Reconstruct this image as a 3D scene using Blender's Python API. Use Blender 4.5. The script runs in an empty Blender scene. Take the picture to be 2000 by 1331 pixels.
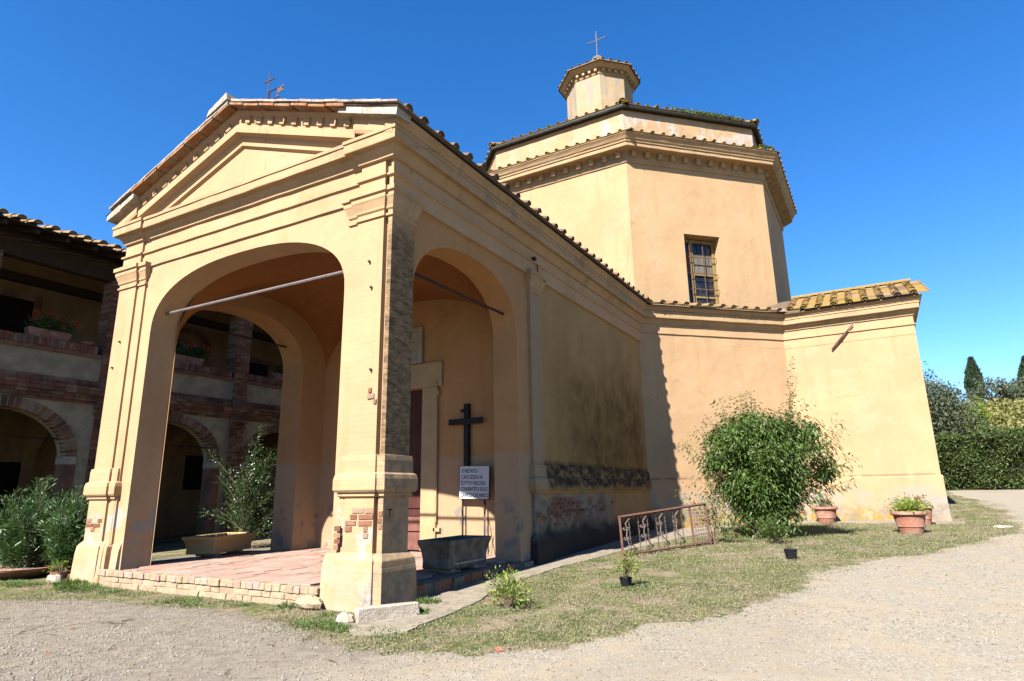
import bpy, math, random
import numpy as np
from mathutils import Vector, Matrix

random.seed(7); RNG = np.random.default_rng(7)
SC = bpy.context.scene
COL = SC.collection
R = math.radians

# ------------------------------------------------------------------ camera
CAM = np.array([6.31804717, -7.11215821, 1.6])
def _cam_axes(yaw, pit, rol):
    cy, sy = math.cos(yaw), math.sin(yaw)
    fwd = np.array([-sy*math.cos(pit), cy*math.cos(pit), math.sin(pit)])
    right = np.array([cy, sy, 0.0]); up = np.cross(right, fwd)
    c, s = math.cos(rol), math.sin(rol)
    return c*right + s*up, -s*right + c*up, fwd
_r, _u, _f = _cam_axes(R(29.896), R(13.838), R(-0.9551))
cam = bpy.data.objects.new('camera', bpy.data.cameras.new('camera')); COL.objects.link(cam)
cam.data.sensor_width = 36; cam.data.lens = 1214.15/2000*36
cam.data.clip_start = 0.05; cam.data.clip_end = 3000
cam.matrix_world = Matrix(((_r[0], _u[0], -_f[0], CAM[0]), (_r[1], _u[1], -_f[1], CAM[1]),
                           (_r[2], _u[2], -_f[2], CAM[2]), (0, 0, 0, 1)))
SC.camera = cam

# ------------------------------------------------------------------ light
SUN_EL, SUN_AZ = 43.0, 2.4          # elevation; degrees to the left of the facade axis
world = bpy.data.worlds.new('World'); SC.world = world; world.use_nodes = True
wn = world.node_tree; bg = wn.nodes['Background']
sky = wn.nodes.new('ShaderNodeTexSky'); sky.sky_type = 'NISHITA'; sky.sun_disc = False
sky.sun_elevation = R(SUN_EL); sky.sun_rotation = R(180 + SUN_AZ)
sky.altitude = 300; sky.air_density = 1.0; sky.dust_density = 0.0; sky.ozone_density = 3.0
SKY_HS = wn.nodes.new('ShaderNodeHueSaturation'); SKY_HS.inputs['Saturation'].default_value = 1.32
SKY_HS.inputs['Value'].default_value = 1.0; SKY_HS.inputs['Hue'].default_value = 0.502
wn.links.new(sky.outputs[0], SKY_HS.inputs['Color']); SKY_M = wn.nodes.new('ShaderNodeMix'); SKY_M.data_type = 'RGBA'; SKY_M.blend_type = 'MULTIPLY'; SKY_M.inputs[0].default_value = 1
SKY_M.inputs[7].default_value = (0.85, 0.90, 1.0, 1); wn.links.new(SKY_HS.outputs[0], SKY_M.inputs[6]); wn.links.new(SKY_M.outputs[2], bg.inputs['Color'])
bg.inputs['Strength'].default_value = 0.061
sd = bpy.data.lights.new('sun', 'SUN'); sd.energy = 5.0; sd.angle = R(0.53); sd.color = (1.0, 0.965, 0.905)
sun = bpy.data.objects.new('sun', sd); COL.objects.link(sun)
_d = Vector((math.cos(R(SUN_EL))*math.sin(R(SUN_AZ)), math.cos(R(SUN_EL))*math.cos(R(SUN_AZ)), -math.sin(R(SUN_EL))))
sun.rotation_euler = _d.to_track_quat('-Z', 'Y').to_euler(); sun.location = (-2, -30, 30)
SC.view_settings.view_transform = 'Standard'; SC.view_settings.look = 'None'
SC.view_settings.exposure = 2.04; SC.view_settings.gamma = 1.0; SC.view_settings.use_curve_mapping = False

ALB = 0.355      # overall reflectance scale, with the exposure above
# ------------------------------------------------------------------ node helpers
class NG:
    def __init__(s, name, rough=0.9, spec=0.2):
        s.m = bpy.data.materials.new(name); s.m.use_nodes = True
        s.t = s.m.node_tree; s.b = s.t.nodes['Principled BSDF']
        s.b.inputs['Roughness'].default_value = rough
        s.b.inputs['Specular IOR Level'].default_value = spec
        s._pos = None
    def n(s, typ): return s.t.nodes.new(typ)
    def set(s, sock, v):
        if hasattr(v, 'is_output') or isinstance(v, bpy.types.NodeSocket): s.t.links.new(v, sock)
        elif isinstance(v, (tuple, list)) and len(v) == 3 and sock.type == 'RGBA': sock.default_value = (*v, 1)
        else: sock.default_value = v
    def pos(s):
        if s._pos is None: s._pos = s.n('ShaderNodeNewGeometry')
        return s._pos.outputs['Position']
    def rnd(s):
        s.pos(); return s._pos.outputs['Random Per Island']
    def objrnd(s): return s.n('ShaderNodeObjectInfo').outputs['Random']
    def xyz(s):
        q = s.n('ShaderNodeSeparateXYZ'); s.t.links.new(s.pos(), q.inputs[0]); return q.outputs
    def scaled(s, sc, vec=None):
        q = s.n('ShaderNodeMapping'); q.inputs['Scale'].default_value = sc
        s.t.links.new(vec if vec is not None else s.pos(), q.inputs['Vector']); return q.outputs[0]
    def noise(s, scale, detail=4, rough=0.55, vec=None, dist=0.0, col=False):
        q = s.n('ShaderNodeTexNoise'); q.inputs['Scale'].default_value = scale
        q.inputs['Detail'].default_value = detail; q.inputs['Roughness'].default_value = rough
        q.inputs['Distortion'].default_value = dist
        s.t.links.new(vec if vec is not None else s.pos(), q.inputs['Vector']); return q.outputs['Color' if col else 'Fac']
    def voro(s, scale, out='Distance', vec=None, feature='F1'):
        q = s.n('ShaderNodeTexVoronoi'); q.inputs['Scale'].default_value = scale; q.feature = feature
        s.t.links.new(vec if vec is not None else s.pos(), q.inputs['Vector']); return q.outputs[out]
    def mr(s, v, a, b, c=0.0, d=1.0, smooth=True):
        q = s.n('ShaderNodeMapRange'); q.interpolation_type = 'SMOOTHSTEP' if smooth else 'LINEAR'
        for i, x in enumerate((v, a, b, c, d)): s.set(q.inputs[i], x)
        return q.outputs[0]
    def ma(s, op, a, b=0.0, clamp=False):
        q = s.n('ShaderNodeMath'); q.operation = op; q.use_clamp = clamp
        s.set(q.inputs[0], a); s.set(q.inputs[1], b); return q.outputs[0]
    def mul(s, *a):
        r = a[0]
        for x in a[1:]: r = s.ma('MULTIPLY', r, x)
        return r
    def add(s, a, b, clamp=False): return s.ma('ADD', a, b, clamp)
    def mix(s, f, a, b, mode='MIX'):
        q = s.n('ShaderNodeMix'); q.data_type = 'RGBA'; q.blend_type = mode
        s.set(q.inputs[0], f); s.set(q.inputs[6], a); s.set(q.inputs[7], b); return q.outputs[2]
    def ramp(s, f, stops):
        q = s.n('ShaderNodeValToRGB'); e = q.color_ramp.elements
        while len(e) < len(stops): e.new(0.5)
        for i, (p, c) in enumerate(stops): e[i].position = p; e[i].color = (*c, 1)
        s.set(q.inputs[0], f); return q.outputs[0]
    def bump(s, h, strength=0.3, dist=0.02, prev=None):
        q = s.n('ShaderNodeBump'); q.inputs['Strength'].default_value = strength; q.inputs['Distance'].default_value = dist
        s.set(q.inputs['Height'], h)
        if prev is not None: s.t.links.new(prev, q.inputs['Normal'])
        return q.outputs[0]
    def out(s, color=None, normal=None, rough=None, metal=None):
        if color is not None: color = s.mix(1.0, color, (ALB, ALB, ALB), 'MULTIPLY')
        if color is not None: s.set(s.b.inputs['Base Color'], color)
        if normal is not None: s.set(s.b.inputs['Normal'], normal)
        if rough is not None: s.set(s.b.inputs['Roughness'], rough)
        if metal is not None: s.b.inputs['Metallic'].default_value = metal
        return s.m

OCHRE = (0.79, 0.508, 0.277)
PALE = (0.74, 0.58, 0.40)
GREYP = (0.42, 0.39, 0.34)

def box_mask(g, x=None, y=None, z=None, soft=0.15, wob=None):
    """product of smooth intervals on world axes, edges displaced by the noise socket wob"""
    o = g.xyz(); res = None
    for i, iv in enumerate((x, y, z)):
        if iv is None: continue
        v = o[i]
        if wob is not None: v = g.add(v, wob)
        k = g.mul(g.mr(v, iv[0]-soft, iv[0]+soft), g.mr(v, iv[1]-soft, iv[1]+soft, 1.0, 0.0))
        res = k if res is None else g.mul(res, k)
    return res

def stucco(name, base=OCHRE, courses=0.0, kind=None, rough=0.92):
    g = NG(name, rough, 0.15)
    big = g.noise(0.55, 5, 0.6); mid = g.noise(2.3, 6, 0.62); fine = g.noise(38, 4, 0.6)
    streak = g.noise(1.0, 5, 0.6, g.scaled((3.2, 3.2, 0.35)))
    c = g.mix(g.mr(big, 0.32, 0.7), tuple(v*0.91 for v in base), tuple(min(1, v*1.05) for v in base))
    c = g.mix(g.mr(mid, 0.5, 0.8, 0, 0.4), c, (base[0]*1.06, base[1]*1.03, base[2]*1.10))
    c = g.mix(g.mr(streak, 0.50, 0.76, 0, 0.42), c, (base[0]*0.78, base[1]*0.70, base[2]*0.60))
    c = g.mix(g.mr(fine, 0.45, 0.7, 0, 0.10), c, (base[0]*0.75, base[1]*0.68, base[2]*0.6))
    pt = g.noise(0.9, 3, 0.4, g.scaled((1, 1, 1.3)), 1.2)
    c = g.mix(g.mr(pt, 0.60, 0.625, 0, 0.22), c, (base[0]*1.05, base[1]*1.12, base[2]*1.35))
    c = g.mix(g.mr(pt, 0.40, 0.375, 0, 0.16), c, (base[0]*0.86, base[1]*0.76, base[2]*0.66))
    ck = g.voro(0.55, 'Distance', g.scaled((1, 1, .8), None), 'DISTANCE_TO_EDGE')
    ck = g.add(ck, g.ma('MULTIPLY', g.ma('SUBTRACT', g.noise(5, 5, .7), .5), .09))
    ckm = g.mul(g.mr(g.ma('ABSOLUTE', ck), 0.0, 0.006, 1.0, 0.0), g.mr(g.noise(.45, 2), .52, .6))
    c = g.mix(g.ma('MULTIPLY', ckm, 0.45), c, (base[0]*0.45, base[1]*0.38, base[2]*0.34))
    wob = g.ma('MULTIPLY', g.ma('SUBTRACT', mid, 0.5), 1.1)
    o = g.xyz()
    # rising damp: lost paint and grey render close to the ground
    hz = g.add(o[2], g.ma('MULTIPLY', g.ma('SUBTRACT', g.noise(1.3, 5, 0.6), 0.5), 1.6))
    damp = g.mul(g.mr(hz, 0.25, 0.85, 1.0, 0.0), g.mr(g.noise(4.1, 6, 0.65), 0.42, 0.62))
    if kind != 'high': c = g.mix(g.ma('MULTIPLY', damp, 0.7), c, (0.60, 0.50, 0.37))
    if kind == 'inner':
        band = g.mr(g.add(o[2], g.ma('MULTIPLY', g.ma('SUBTRACT', fine, .5), .03)), 2.44, 2.47, 1.0, 0.0)
        c = g.mix(g.ma('MULTIPLY', band, 0.55), c, (0.66, 0.47, 0.32))
        pk = g.mul(g.mr(g.noise(2.6, 5, 0.6), 0.56, 0.60), g.mr(o[2], 1.2, 1.7, 1.0, 0.0))
        c = g.mix(g.ma('MULTIPLY', pk, 0.85), c, (0.36, 0.31, 0.27))
    if kind == 'facade':
        # patches where the paint is off and the lime render shows, about a metre up
        pz = g.mul(g.mr(g.add(o[2], wob), 0.75, 0.95), g.mr(g.add(o[2], wob), 1.3, 1.45, 1.0, 0.0))
        pt = g.mul(pz, g.mr(g.noise(2.1, 5, 0.6), 0.50, 0.53))
        c = g.mix(g.ma('MULTIPLY', pt, 0.9), c, (0.58, 0.53, 0.45))
        fx = g.add(o[0], wob); fz = g.add(o[2], g.ma('MULTIPLY', g.ma('SUBTRACT', g.noise(3.2, 5, .6), .5), .7))
        fk = g.mul(g.mr(fx, -.45, -.15), g.mr(fz, .18, .5, 1.0, 0.0))
        c = g.mix(fk, c, g.mix(g.mr(g.noise(8, 5, .7), .4, .6), (0.36, 0.32, 0.27), (0.56, 0.51, 0.44)))
        wsh = g.mul(g.mr(o[2], .3, .85, 1.0, 0.0), g.mr(g.noise(1.8, 6, .65), .42, .56), 0.6)
        c = g.mix(wsh, c, (0.72, 0.58, 0.42))
    if kind == 'pierside':
        k = g.mul(g.mr(g.add(o[2], g.ma('MULTIPLY', wob, .15)), 2.12, 2.24), g.mr(g.add(o[2], wob), 5.6, 6.3, 1.0, 0.15))
        k = g.mul(k, g.mr(g.noise(5.0, 6, 0.7, g.scaled((1, 1, 2.0))), 0.28, 0.62, 0.45, 1.0))
        dk = g.mix(g.mr(g.noise(6, 5, .7, g.scaled((1, 1, 3.5))), 0.35, 0.7), (0.15, 0.098, 0.052), (0.40, 0.27, 0.145))
        c = g.mix(k, c, dk)
        k2 = g.mul(g.mr(o[2], 2.2, 2.3, 1.0, 0.0), g.mr(g.noise(4.5, 6, .65), 0.4, 0.65), 0.6)
        c = g.mix(k2, c, (0.30, 0.24, 0.17))
    if kind == 'nave':
        y = g.add(o[1], wob)
        col = g.mul(g.mr(y, 4.6, 8.2), g.mr(y, 11.9, 12.6, 1.0, 0.3))
        st = g.noise(0.9, 6, 0.62, g.scaled((1.0, 1.0, 0.6)))
        hgt = g.add(o[2], g.ma('MULTIPLY', g.ma('SUBTRACT', st, 0.5), 4.2))
        k = g.mul(col, g.mr(hgt, 3.6, 6.2, 1.0, 0.0), g.mr(o[2], 2.0, 2.3))
        dk = g.mix(g.mr(g.noise(1.6, 6, 0.7), 0.35, 0.65), (0.19, 0.105, 0.028), (0.42, 0.25, 0.08))
        c = g.mix(g.ma('MULTIPLY', k, 0.92), c, dk)
        # moss-black weathered plinth
        bz = g.add(o[2], g.ma('MULTIPLY', g.ma('SUBTRACT', g.noise(3.5, 5, .6), .5), .22))
        b1 = g.mul(g.mr(bz, 1.60, 1.80), g.mr(bz, 2.20, 2.36, 1.0, 0.0), g.mr(g.noise(2.6, 6, 0.7, g.scaled((1, 1, 1.8))), 0.34, 0.58, 0.30, 1.0))
        b1 = g.mul(b1, g.mr(o[1], 5.1, 5.3))
        c = g.mix(b1, c, (0.05, 0.042, 0.034))
        wz = g.add(o[2], g.ma('MULTIPLY', g.ma('SUBTRACT', g.noise(1.4, 5, .6), .5), .9))
        g1 = g.mul(g.mr(wz, 1.45, 1.6, 1.0, 0.0), g.mr(y, 8.6, 9.8, 1.0, 0.15))
        c = g.mix(g.ma('MULTIPLY', g1, 0.8), c, g.mix(g.mr(g.noise(3.3, 6, .7), .4, .6), (0.40, 0.37, 0.33), (0.24, 0.18, 0.13)))
        g2 = g.mr(wz, 0.65, 1.05, 1.0, 0.0)
        c = g.mix(g2, c, (0.055, 0.05, 0.045))
    if kind == 'apse':
        hz2 = g.add(o[2], g.ma('MULTIPLY', g.ma('SUBTRACT', g.noise(1.1, 5, .6), .5), 1.3))
        w1 = g.mr(hz2, 1.2, 1.9, 1.0, 0.0)
        c = g.mix(g.mul(w1, g.mr(g.noise(2.4, 6, .65), 0.38, 0.6)), c, (0.52, 0.46, 0.38))
        gr = g.mul(g.mr(hz2, 0.85, 1.35, 1.0, 0.0), g.mr(g.noise(3.3, 6, .7), 0.40, 0.62), 0.75)
        c = g.mix(gr, c, (0.30, 0.265, 0.22))
        li = g.mul(g.mr(o[2], 0.62, 1.25, 1.0, 0.0), g.mr(g.noise(5.5, 6, .72), 0.46, 0.56), g.mr(o[0], 6.9, 7.2, 1.0, 0.0))
        c = g.mix(li, c, (0.56, 0.34, 0.06))
        ln = g.mul(g.mr(o[2], 1.93, 1.96), g.mr(o[2], 1.98, 2.05, 1.0, 0.0), g.mr(g.noise(3, 5, .6), .35, .6), 0.6)
        c = g.mix(ln, c, (0.20, 0.15, 0.10))
    if kind == 'attic':
        w = g.mul(g.mr(g.noise(1.5, 6, .7, g.scaled((1, 1, .55))), 0.44, 0.60), g.mr(o[2], 16.5, 16.9, 1.0, .3), g.mr(o[0], -2.6, -1.2, 0.25, 1.0))
        c = g.mix(w, c, (0.74, 0.68, 0.60))
        w2 = g.mul(g.mr(g.noise(4.5, 6, .7), 0.52, 0.62), g.mr(o[0], -1.2, 0.2), 0.5)
        c = g.mix(w2, c, (0.46, 0.36, 0.25))
    if kind == 'drum':
        k = g.mul(g.mr(o[2], 8.1, 10.2, 1.0, 0.0), g.mr(g.noise(1.1, 5, .6), 0.35, 0.7), 0.38)
        c = g.mix(k, c, (0.46, 0.36, 0.24))
    if kind == 'cornice':
        k = g.mul(g.mr(g.noise(1.8, 6, .7, g.scaled((1, 1, .5))), 0.50, 0.68), 0.55)
        c = g.mix(k, c, (0.36, 0.29, 0.20))
    if kind == 'lantern':
        k = g.mul(g.mr(g.noise(1.4, 5, .6, g.scaled((1.4, 1.4, .35))), 0.50, 0.60), 0.75)
        c = g.mix(k, c, (0.46, 0.42, 0.37))
    h = g.add(g.ma('MULTIPLY', mid, 0.6), g.ma('MULTIPLY', fine, 0.18))
    nrm = g.bump(h, 0.35, 0.03, g.bump(g.noise(1.4, 3, .5), 0.5, 0.06))
    if courses:
        wv = g.n('ShaderNodeTexWave'); wv.wave_type = 'BANDS'; wv.bands_direction = 'Z'
        wv.inputs['Scale'].default_value = 3.6; wv.inputs['Distortion'].default_value = 1.3
        wv.inputs['Detail'].default_value = 3; wv.inputs['Detail Scale'].default_value = 1.6
        g.t.links.new(g.pos(), wv.inputs['Vector'])
        nrm = g.bump(g.mul(g.mr(wv.outputs['Fac'], 0.0, 0.25, 0.0, 1.0), g.mr(g.noise(1.2, 3), .35, .6, .3, 1.0)), courses, 0.012, nrm)
    return g.out(c, nrm)

def simple(name, c1, c2, scale=6, rough=0.85, bump=0.3, dist=0.01, spec=0.2, metal=None, detail=6, perobj=0.0, stretch=None):
    g = NG(name, rough, spec)
    v = g.scaled(stretch) if stretch else None
    f = g.noise(scale, detail, 0.62, v)
    c = g.mix(g.mr(f, 0.32, 0.68), c1, c2)
    if perobj:
        c = g.mix(1.0, c, g.ramp(g.objrnd(), [(0, (1-perobj,)*3), (1, (1+perobj*.5,)*3)]), 'MULTIPLY')
    return g.out(c, g.bump(g.noise(scale*5, 4, .6), bump, dist), None, metal)

def tile_mat(name, a, b, lich, amount, island=False):
    g = NG(name, 0.92, 0.1)
    r = g.rnd() if island else g.objrnd()
    base = g.mix(r, a, b)
    f = g.noise(5.0, 6, .7)
    c = g.mix(g.mul(g.mr(f, .5-amount*.25, .62-amount*.1), 0.9), base, lich)
    c = g.mix(g.mr(g.noise(17, 5, .7), .52, .66, 0, .7), c, (0.36, 0.33, 0.28))
    c = g.mix(g.mr(g.noise(3.1, 5, .7), .58, .72, 0, .6), c, (0.09, 0.075, 0.06))
    return g.out(c, g.bump(g.noise(30, 4, .6), .5, .012))

def leaf_mat(name, c1, c2, c3=None, rough=0.5, trans=0.3):
    g = NG(name, rough, 0.35)
    r = g.rnd()
    c = g.mix(r, c1, c2)
    if c3: c = g.mix(g.mr(g.ma('FRACT', g.ma('MULTIPLY', r, 7.31)), .80, .92), c, c3)
    cl = g.noise(1.7, 3, .5)
    c = g.mix(g.mr(cl, .35, .65, 0.0, 0.55), c, c2)
    c = g.mix(g.mr(g.noise(3.1, 2, .5), .5, .7, 0.0, 0.45), c, tuple(v*.55 for v in c1))
    c = g.mix(1.0, c, (1.6, 1.6, 1.6), 'MULTIPLY'); g.out(c); c = g.mix(1.0, c, (ALB, ALB, ALB), 'MULTIPLY')
    tr = g.n('ShaderNodeBsdfTranslucent'); g.set(tr.inputs['Color'], g.mix(1.0, c, (1.25, 1.5, 0.6), 'MULTIPLY'))
    mx = g.n('ShaderNodeMixShader'); mx.inputs[0].default_value = trans
    g.t.links.new(g.b.outputs[0], mx.inputs[1]); g.t.links.new(tr.outputs[0], mx.inputs[2])
    g.t.links.new(mx.outputs[0], g.t.nodes['Material Output'].inputs[0])
    return g.m

def brick_mat(name, dirt=0.0, island=False):
    g = NG(name, 0.93, 0.1)
    r = g.rnd() if island else g.objrnd()
    c = g.ramp(r, [(0, (0.30, 0.12, 0.075)), (.35, (0.40, 0.17, 0.10)), (.7, (0.47, 0.24, 0.15)), (1, (0.52, 0.36, 0.26))])
    c = g.mix(g.mr(g.noise(7, 6, .7), .5, .68, 0, .65), c, (0.42, 0.34, 0.26))
    if dirt: c = g.mix(g.mr(g.noise(1.6, 6, .7), .4, .62, 0, dirt), c, (0.07, 0.06, 0.055))
    return g.out(c, g.bump(g.noise(28, 4, .6), .5, .01))

M = {}
M['facade'] = stucco('facade_plaster', kind='facade')
M['pil'] = stucco('pilaster_plaster', courses=0.13, kind='facade')
M['side'] = stucco('side_pier_plaster', courses=0.3, kind='pierside')
M['plain'] = stucco('moulding_plaster', kind='high')
M['mould'] = stucco('weathered_moulding_plaster', (0.74, 0.49, 0.265), kind='cornice')
M['inner'] = stucco('porch_plaster', (0.74, 0.40, 0.17), kind='inner')  # wall paint turned deeper orange so the porch shade stays dark
M['vault'] = stucco('vault_plaster', (0.46, 0.175, 0.05), kind='high')  # plaster darkened further, the vault's shade put into its base colour
M['nave'] = stucco('stained_nave_plaster', (0.66, 0.41, 0.175), courses=0.12, kind='nave')
M['navepil'] = stucco('nave_pilaster_plaster', (0.62, 0.43, 0.25), courses=0.15, kind='nave')
M['apse'] = stucco('chapel_plaster', courses=0.0, kind='apse')
M['drum'] = stucco('drum_plaster', (0.79, 0.512, 0.275), kind="drum")
M['attic'] = stucco('attic_plaster', kind='attic')
M['lantern'] = stucco('lantern_plaster', (0.72, 0.52, 0.31), kind='lantern')
M['tile'] = tile_mat('roof_tile_clay', (0.38, 0.19, 0.10), (0.46, 0.30, 0.19), (0.46, 0.33, 0.10), 0.25)
M['tilel'] = tile_mat('lichen_tile_clay', (0.42, 0.23, 0.11), (0.50, 0.36, 0.22), (0.44, 0.27, 0.045), 0.95)
M['tilef'] = tile_mat('tile_field_clay', (0.36, 0.19, 0.10), (0.46, 0.30, 0.20), (0.44, 0.31, 0.12), 0.4, True)
M['tavella'] = tile_mat('rake_tile_clay', (0.50, 0.20, 0.08), (0.55, 0.25, 0.11), (0.52, 0.40, 0.28), 0.15)
M['tiled'] = tile_mat('dark_eave_clay', (0.22, 0.13, 0.09), (0.34, 0.21, 0.15), (0.22, 0.17, 0.10), 0.3)
M['stone'] = simple('weathered_stone', (0.80, 0.69, 0.56), (0.56, 0.46, 0.35), 7, .95, .8, .02)
M['stonel'] = simple('lichen_stone', (0.80, 0.67, 0.55), (0.52, 0.40, 0.30), 9, .95, .8, .02)
M['paint_edge'] = simple('painted_edge_masonry', (0.66, 0.53, 0.34), (0.58, 0.40, 0.26), 8, .95, .8, .015, perobj=.12)
M['brick'] = brick_mat('brick_clay')
M['brickd'] = brick_mat('grimy_brick_clay', .55, True)
M['brickdo'] = brick_mat('loggia_brick_clay', .35)
M['mortar'] = simple('mortar', (0.36, 0.30, 0.24), (0.24, 0.19, 0.15), 8, .95, .5)
M['oldpl'] = simple('old_lime_plaster', (0.74, 0.62, 0.40), (0.48, 0.39, 0.25), 2.2, .95, .4, .02)
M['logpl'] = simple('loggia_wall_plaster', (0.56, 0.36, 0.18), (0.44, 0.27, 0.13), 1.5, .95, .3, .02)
M['wood'] = simple('dark_timber', (0.055, 0.032, 0.02), (0.10, 0.06, 0.035), 5, .8, .4, stretch=(1, 6, 1))
M['door'] = simple('brown_door_timber', (0.10, 0.03, 0.022), (0.15, 0.05, 0.035), 5, .6, .3, stretch=(3, 1, .4))
M['doorl'] = simple('faded_door_timber', (0.27, 0.10, 0.075), (0.36, 0.16, 0.12), 6, .8, .3)
M['black'] = simple('black_timber', (0.012, 0.011, 0.011), (0.022, 0.02, 0.02), 8, .6, .3)
M['iron'] = simple('dark_iron', (0.045, 0.036, 0.034), (0.11, 0.06, 0.045), 14, .7, .4, metal=.3)
M['rod'] = simple('grey_tie_rod_iron', (0.24, 0.20, 0.20), (0.33, 0.27, 0.26), 9, .6, .3)
M['rust'] = simple('rusted_paint_iron', (0.19, 0.075, 0.05), (0.26, 0.14, 0.10), 16, .8, .5)
M['rustl'] = simple('rusted_scroll_iron', (0.20, 0.12, 0.10), (0.42, 0.33, 0.28), 22, .75, .5)
M['gutter'] = simple('dark_gutter_metal', (0.028, 0.024, 0.016), (0.06, 0.05, 0.03), 6, .6, .3)
g = NG('terracotta', .9, .15)
c = g.mix(g.mr(g.noise(4, 6, .65), .35, .65), (0.50, 0.20, 0.125), (0.60, 0.33, 0.24))
c = g.mix(g.mr(g.noise(2.3, 6, .7, g.scaled((1, 1, 2.2))), .52, .66, 0, .75), c, (0.66, 0.53, 0.44))
M['terra'] = g.out(c, g.bump(g.noise(22, 4, .6), .4, .01))
M['blackpot'] = simple('black_plastic', (0.012, 0.013, 0.017), (0.025, 0.027, 0.035), 9, .45, .2)
M['soil'] = simple('soil', (0.05, 0.035, 0.025), (0.10, 0.075, 0.05), 20, .95, .8)
M['troughy'] = simple('bounce_lit_ochre_stone', (0.98, 0.60, 0.20), (0.80, 0.58, 0.32), 4, .9, .5, .015)  # ochre brightened and saturated to carry light bounced off the sunlit floor
M['trough'] = simple('dark_mossy_stone', (0.36, 0.30, 0.235), (0.16, 0.135, 0.10), 5, .95, .7, .02)
M['sign'] = simple('white_sign_enamel', (0.95, 0.97, 1.0), (0.85, 0.87, 0.92), 8, .45, .1, .004)
M['letter'] = simple('black_lettering', (0.02, 0.02, 0.035), (0.03, 0.03, 0.045), 8, .6, .1)
M['marble'] = simple('pale_plaque_stone', (0.62, 0.54, 0.42), (0.52, 0.44, 0.33), 5, .7, .3)
M['frame'] = simple('ochre_door_surround', (0.74, 0.53, 0.29), (0.66, 0.46, 0.24), 3, .9, .3, .01)
M['winwood'] = simple('yellow_window_timber', (0.50, 0.34, 0.13), (0.40, 0.27, 0.10), 6, .6, .2)
M['moss'] = leaf_mat('green_moss', (0.06, 0.13, 0.02), (0.12, 0.17, 0.03), None, .9, .1)
M['ftile'] = None
g = NG('porch_floor_clay', 0.88, .15)
c = g.ramp(g.objrnd(), [(0, (0.58, 0.34, 0.25)), (.4, (0.64, 0.41, 0.31)), (.75, (0.70, 0.51, 0.40)), (1, (0.62, 0.31, 0.22))])
c = g.mix(g.mr(g.noise(2.2, 6, .65), .42, .66, 0, .65), c, (0.62, 0.50, 0.40))
c = g.mix(g.mr(g.noise(11, 5, .65), .55, .7, 0, .5), c, (0.34, 0.23, 0.17))
M['ftile'] = g.out(c, g.bump(g.noise(14, 5, .6), .4, .01))
g = NG('window_glass', 0.12, .5)
M['glass'] = g.out(g.mix(g.mr(g.noise(2.5, 4), .4, .6), (0.02, 0.02, 0.025), (0.06, 0.055, 0.05)))
g = NG('white_curtain', 0.9, .1)
M['curtain'] = g.out(g.mix(g.mr(g.noise(3, 4, .6, g.scaled((4, 4, .6))), .35, .65), (0.30, 0.27, 0.22), (0.16, 0.14, 0.11)))

# gravel: two grades of pale chips over dusty earth
g = NG('pale_gravel', 0.95, .1)
vc = g.voro(52, 'Color'); vd = g.voro(52, 'Distance'); vc2 = g.voro(110, 'Color')
o = g.xyz()
sepc = g.n('ShaderNodeSeparateColor'); g.t.links.new(vc, sepc.inputs[0])
sep2 = g.n('ShaderNodeSeparateColor'); g.t.links.new(vc2, sep2.inputs[0])
chip = g.ramp(sepc.outputs[0], [(0, (0.27, 0.24, 0.21)), (.3, (0.50, 0.445, 0.37)), (.7, (0.62, 0.565, 0.48)), (1, (0.82, 0.77, 0.69))])
chip2 = g.ramp(sep2.outputs[1], [(0, (0.36, 0.32, 0.27)), (.5, (0.54, 0.485, 0.40)), (1, (0.68, 0.62, 0.53))])
dust = g.mix(g.mr(g.noise(3, 5, .6), .35, .65), (0.62, 0.51, 0.37), (0.64, 0.565, 0.45))
f = g.noise(1.1, 6, .62)
c = g.mix(g.mr(f, .40, .60, .25, .9), chip, dust)
c = g.mix(g.mr(g.noise(6, 4, .6), .45, .6, 0, .7), c, chip2)
leftd = g.mr(g.add(o[0], g.ma('MULTIPLY', g.noise(.8, 4), 3.0)), 2.0, 4.6, 1.0, 0.0)
c = g.mix(g.mul(leftd, 0.70), c, g.mix(g.mr(g.noise(5, 6, .7), .38, .62), (0.24, 0.21, 0.185), (0.42, 0.36, 0.31)))
crk = g.voro(1.3, 'Distance', g.scaled((1, 1, 1), None), 'DISTANCE_TO_EDGE')
crm = g.mul(g.mr(g.add(crk, g.ma('MULTIPLY', g.ma('SUBTRACT', g.noise(9, 4, .7), .5), .16)), .0, .02, 1.0, 0.0), leftd, g.mr(g.noise(.9, 3), .5, .58))
c = g.mix(crm, c, (0.13, 0.10, 0.08))
trk = g.noise(.35, 4, .6, g.scaled((1, .45, 1), None), .6)
c = g.mix(g.mr(trk, .52, .62, 0, .25), c, (0.40, 0.35, 0.29))
c = g.mix(1.0, c, (0.90, 0.87, 0.81), 'MULTIPLY')
M['gravel'] = g.out(c, g.bump(g.add(g.ma('MULTIPLY', vd, -1.0), g.ma('MULTIPLY', crm, -1.5)), .42, .010, g.bump(f, .5, .05)))
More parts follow.
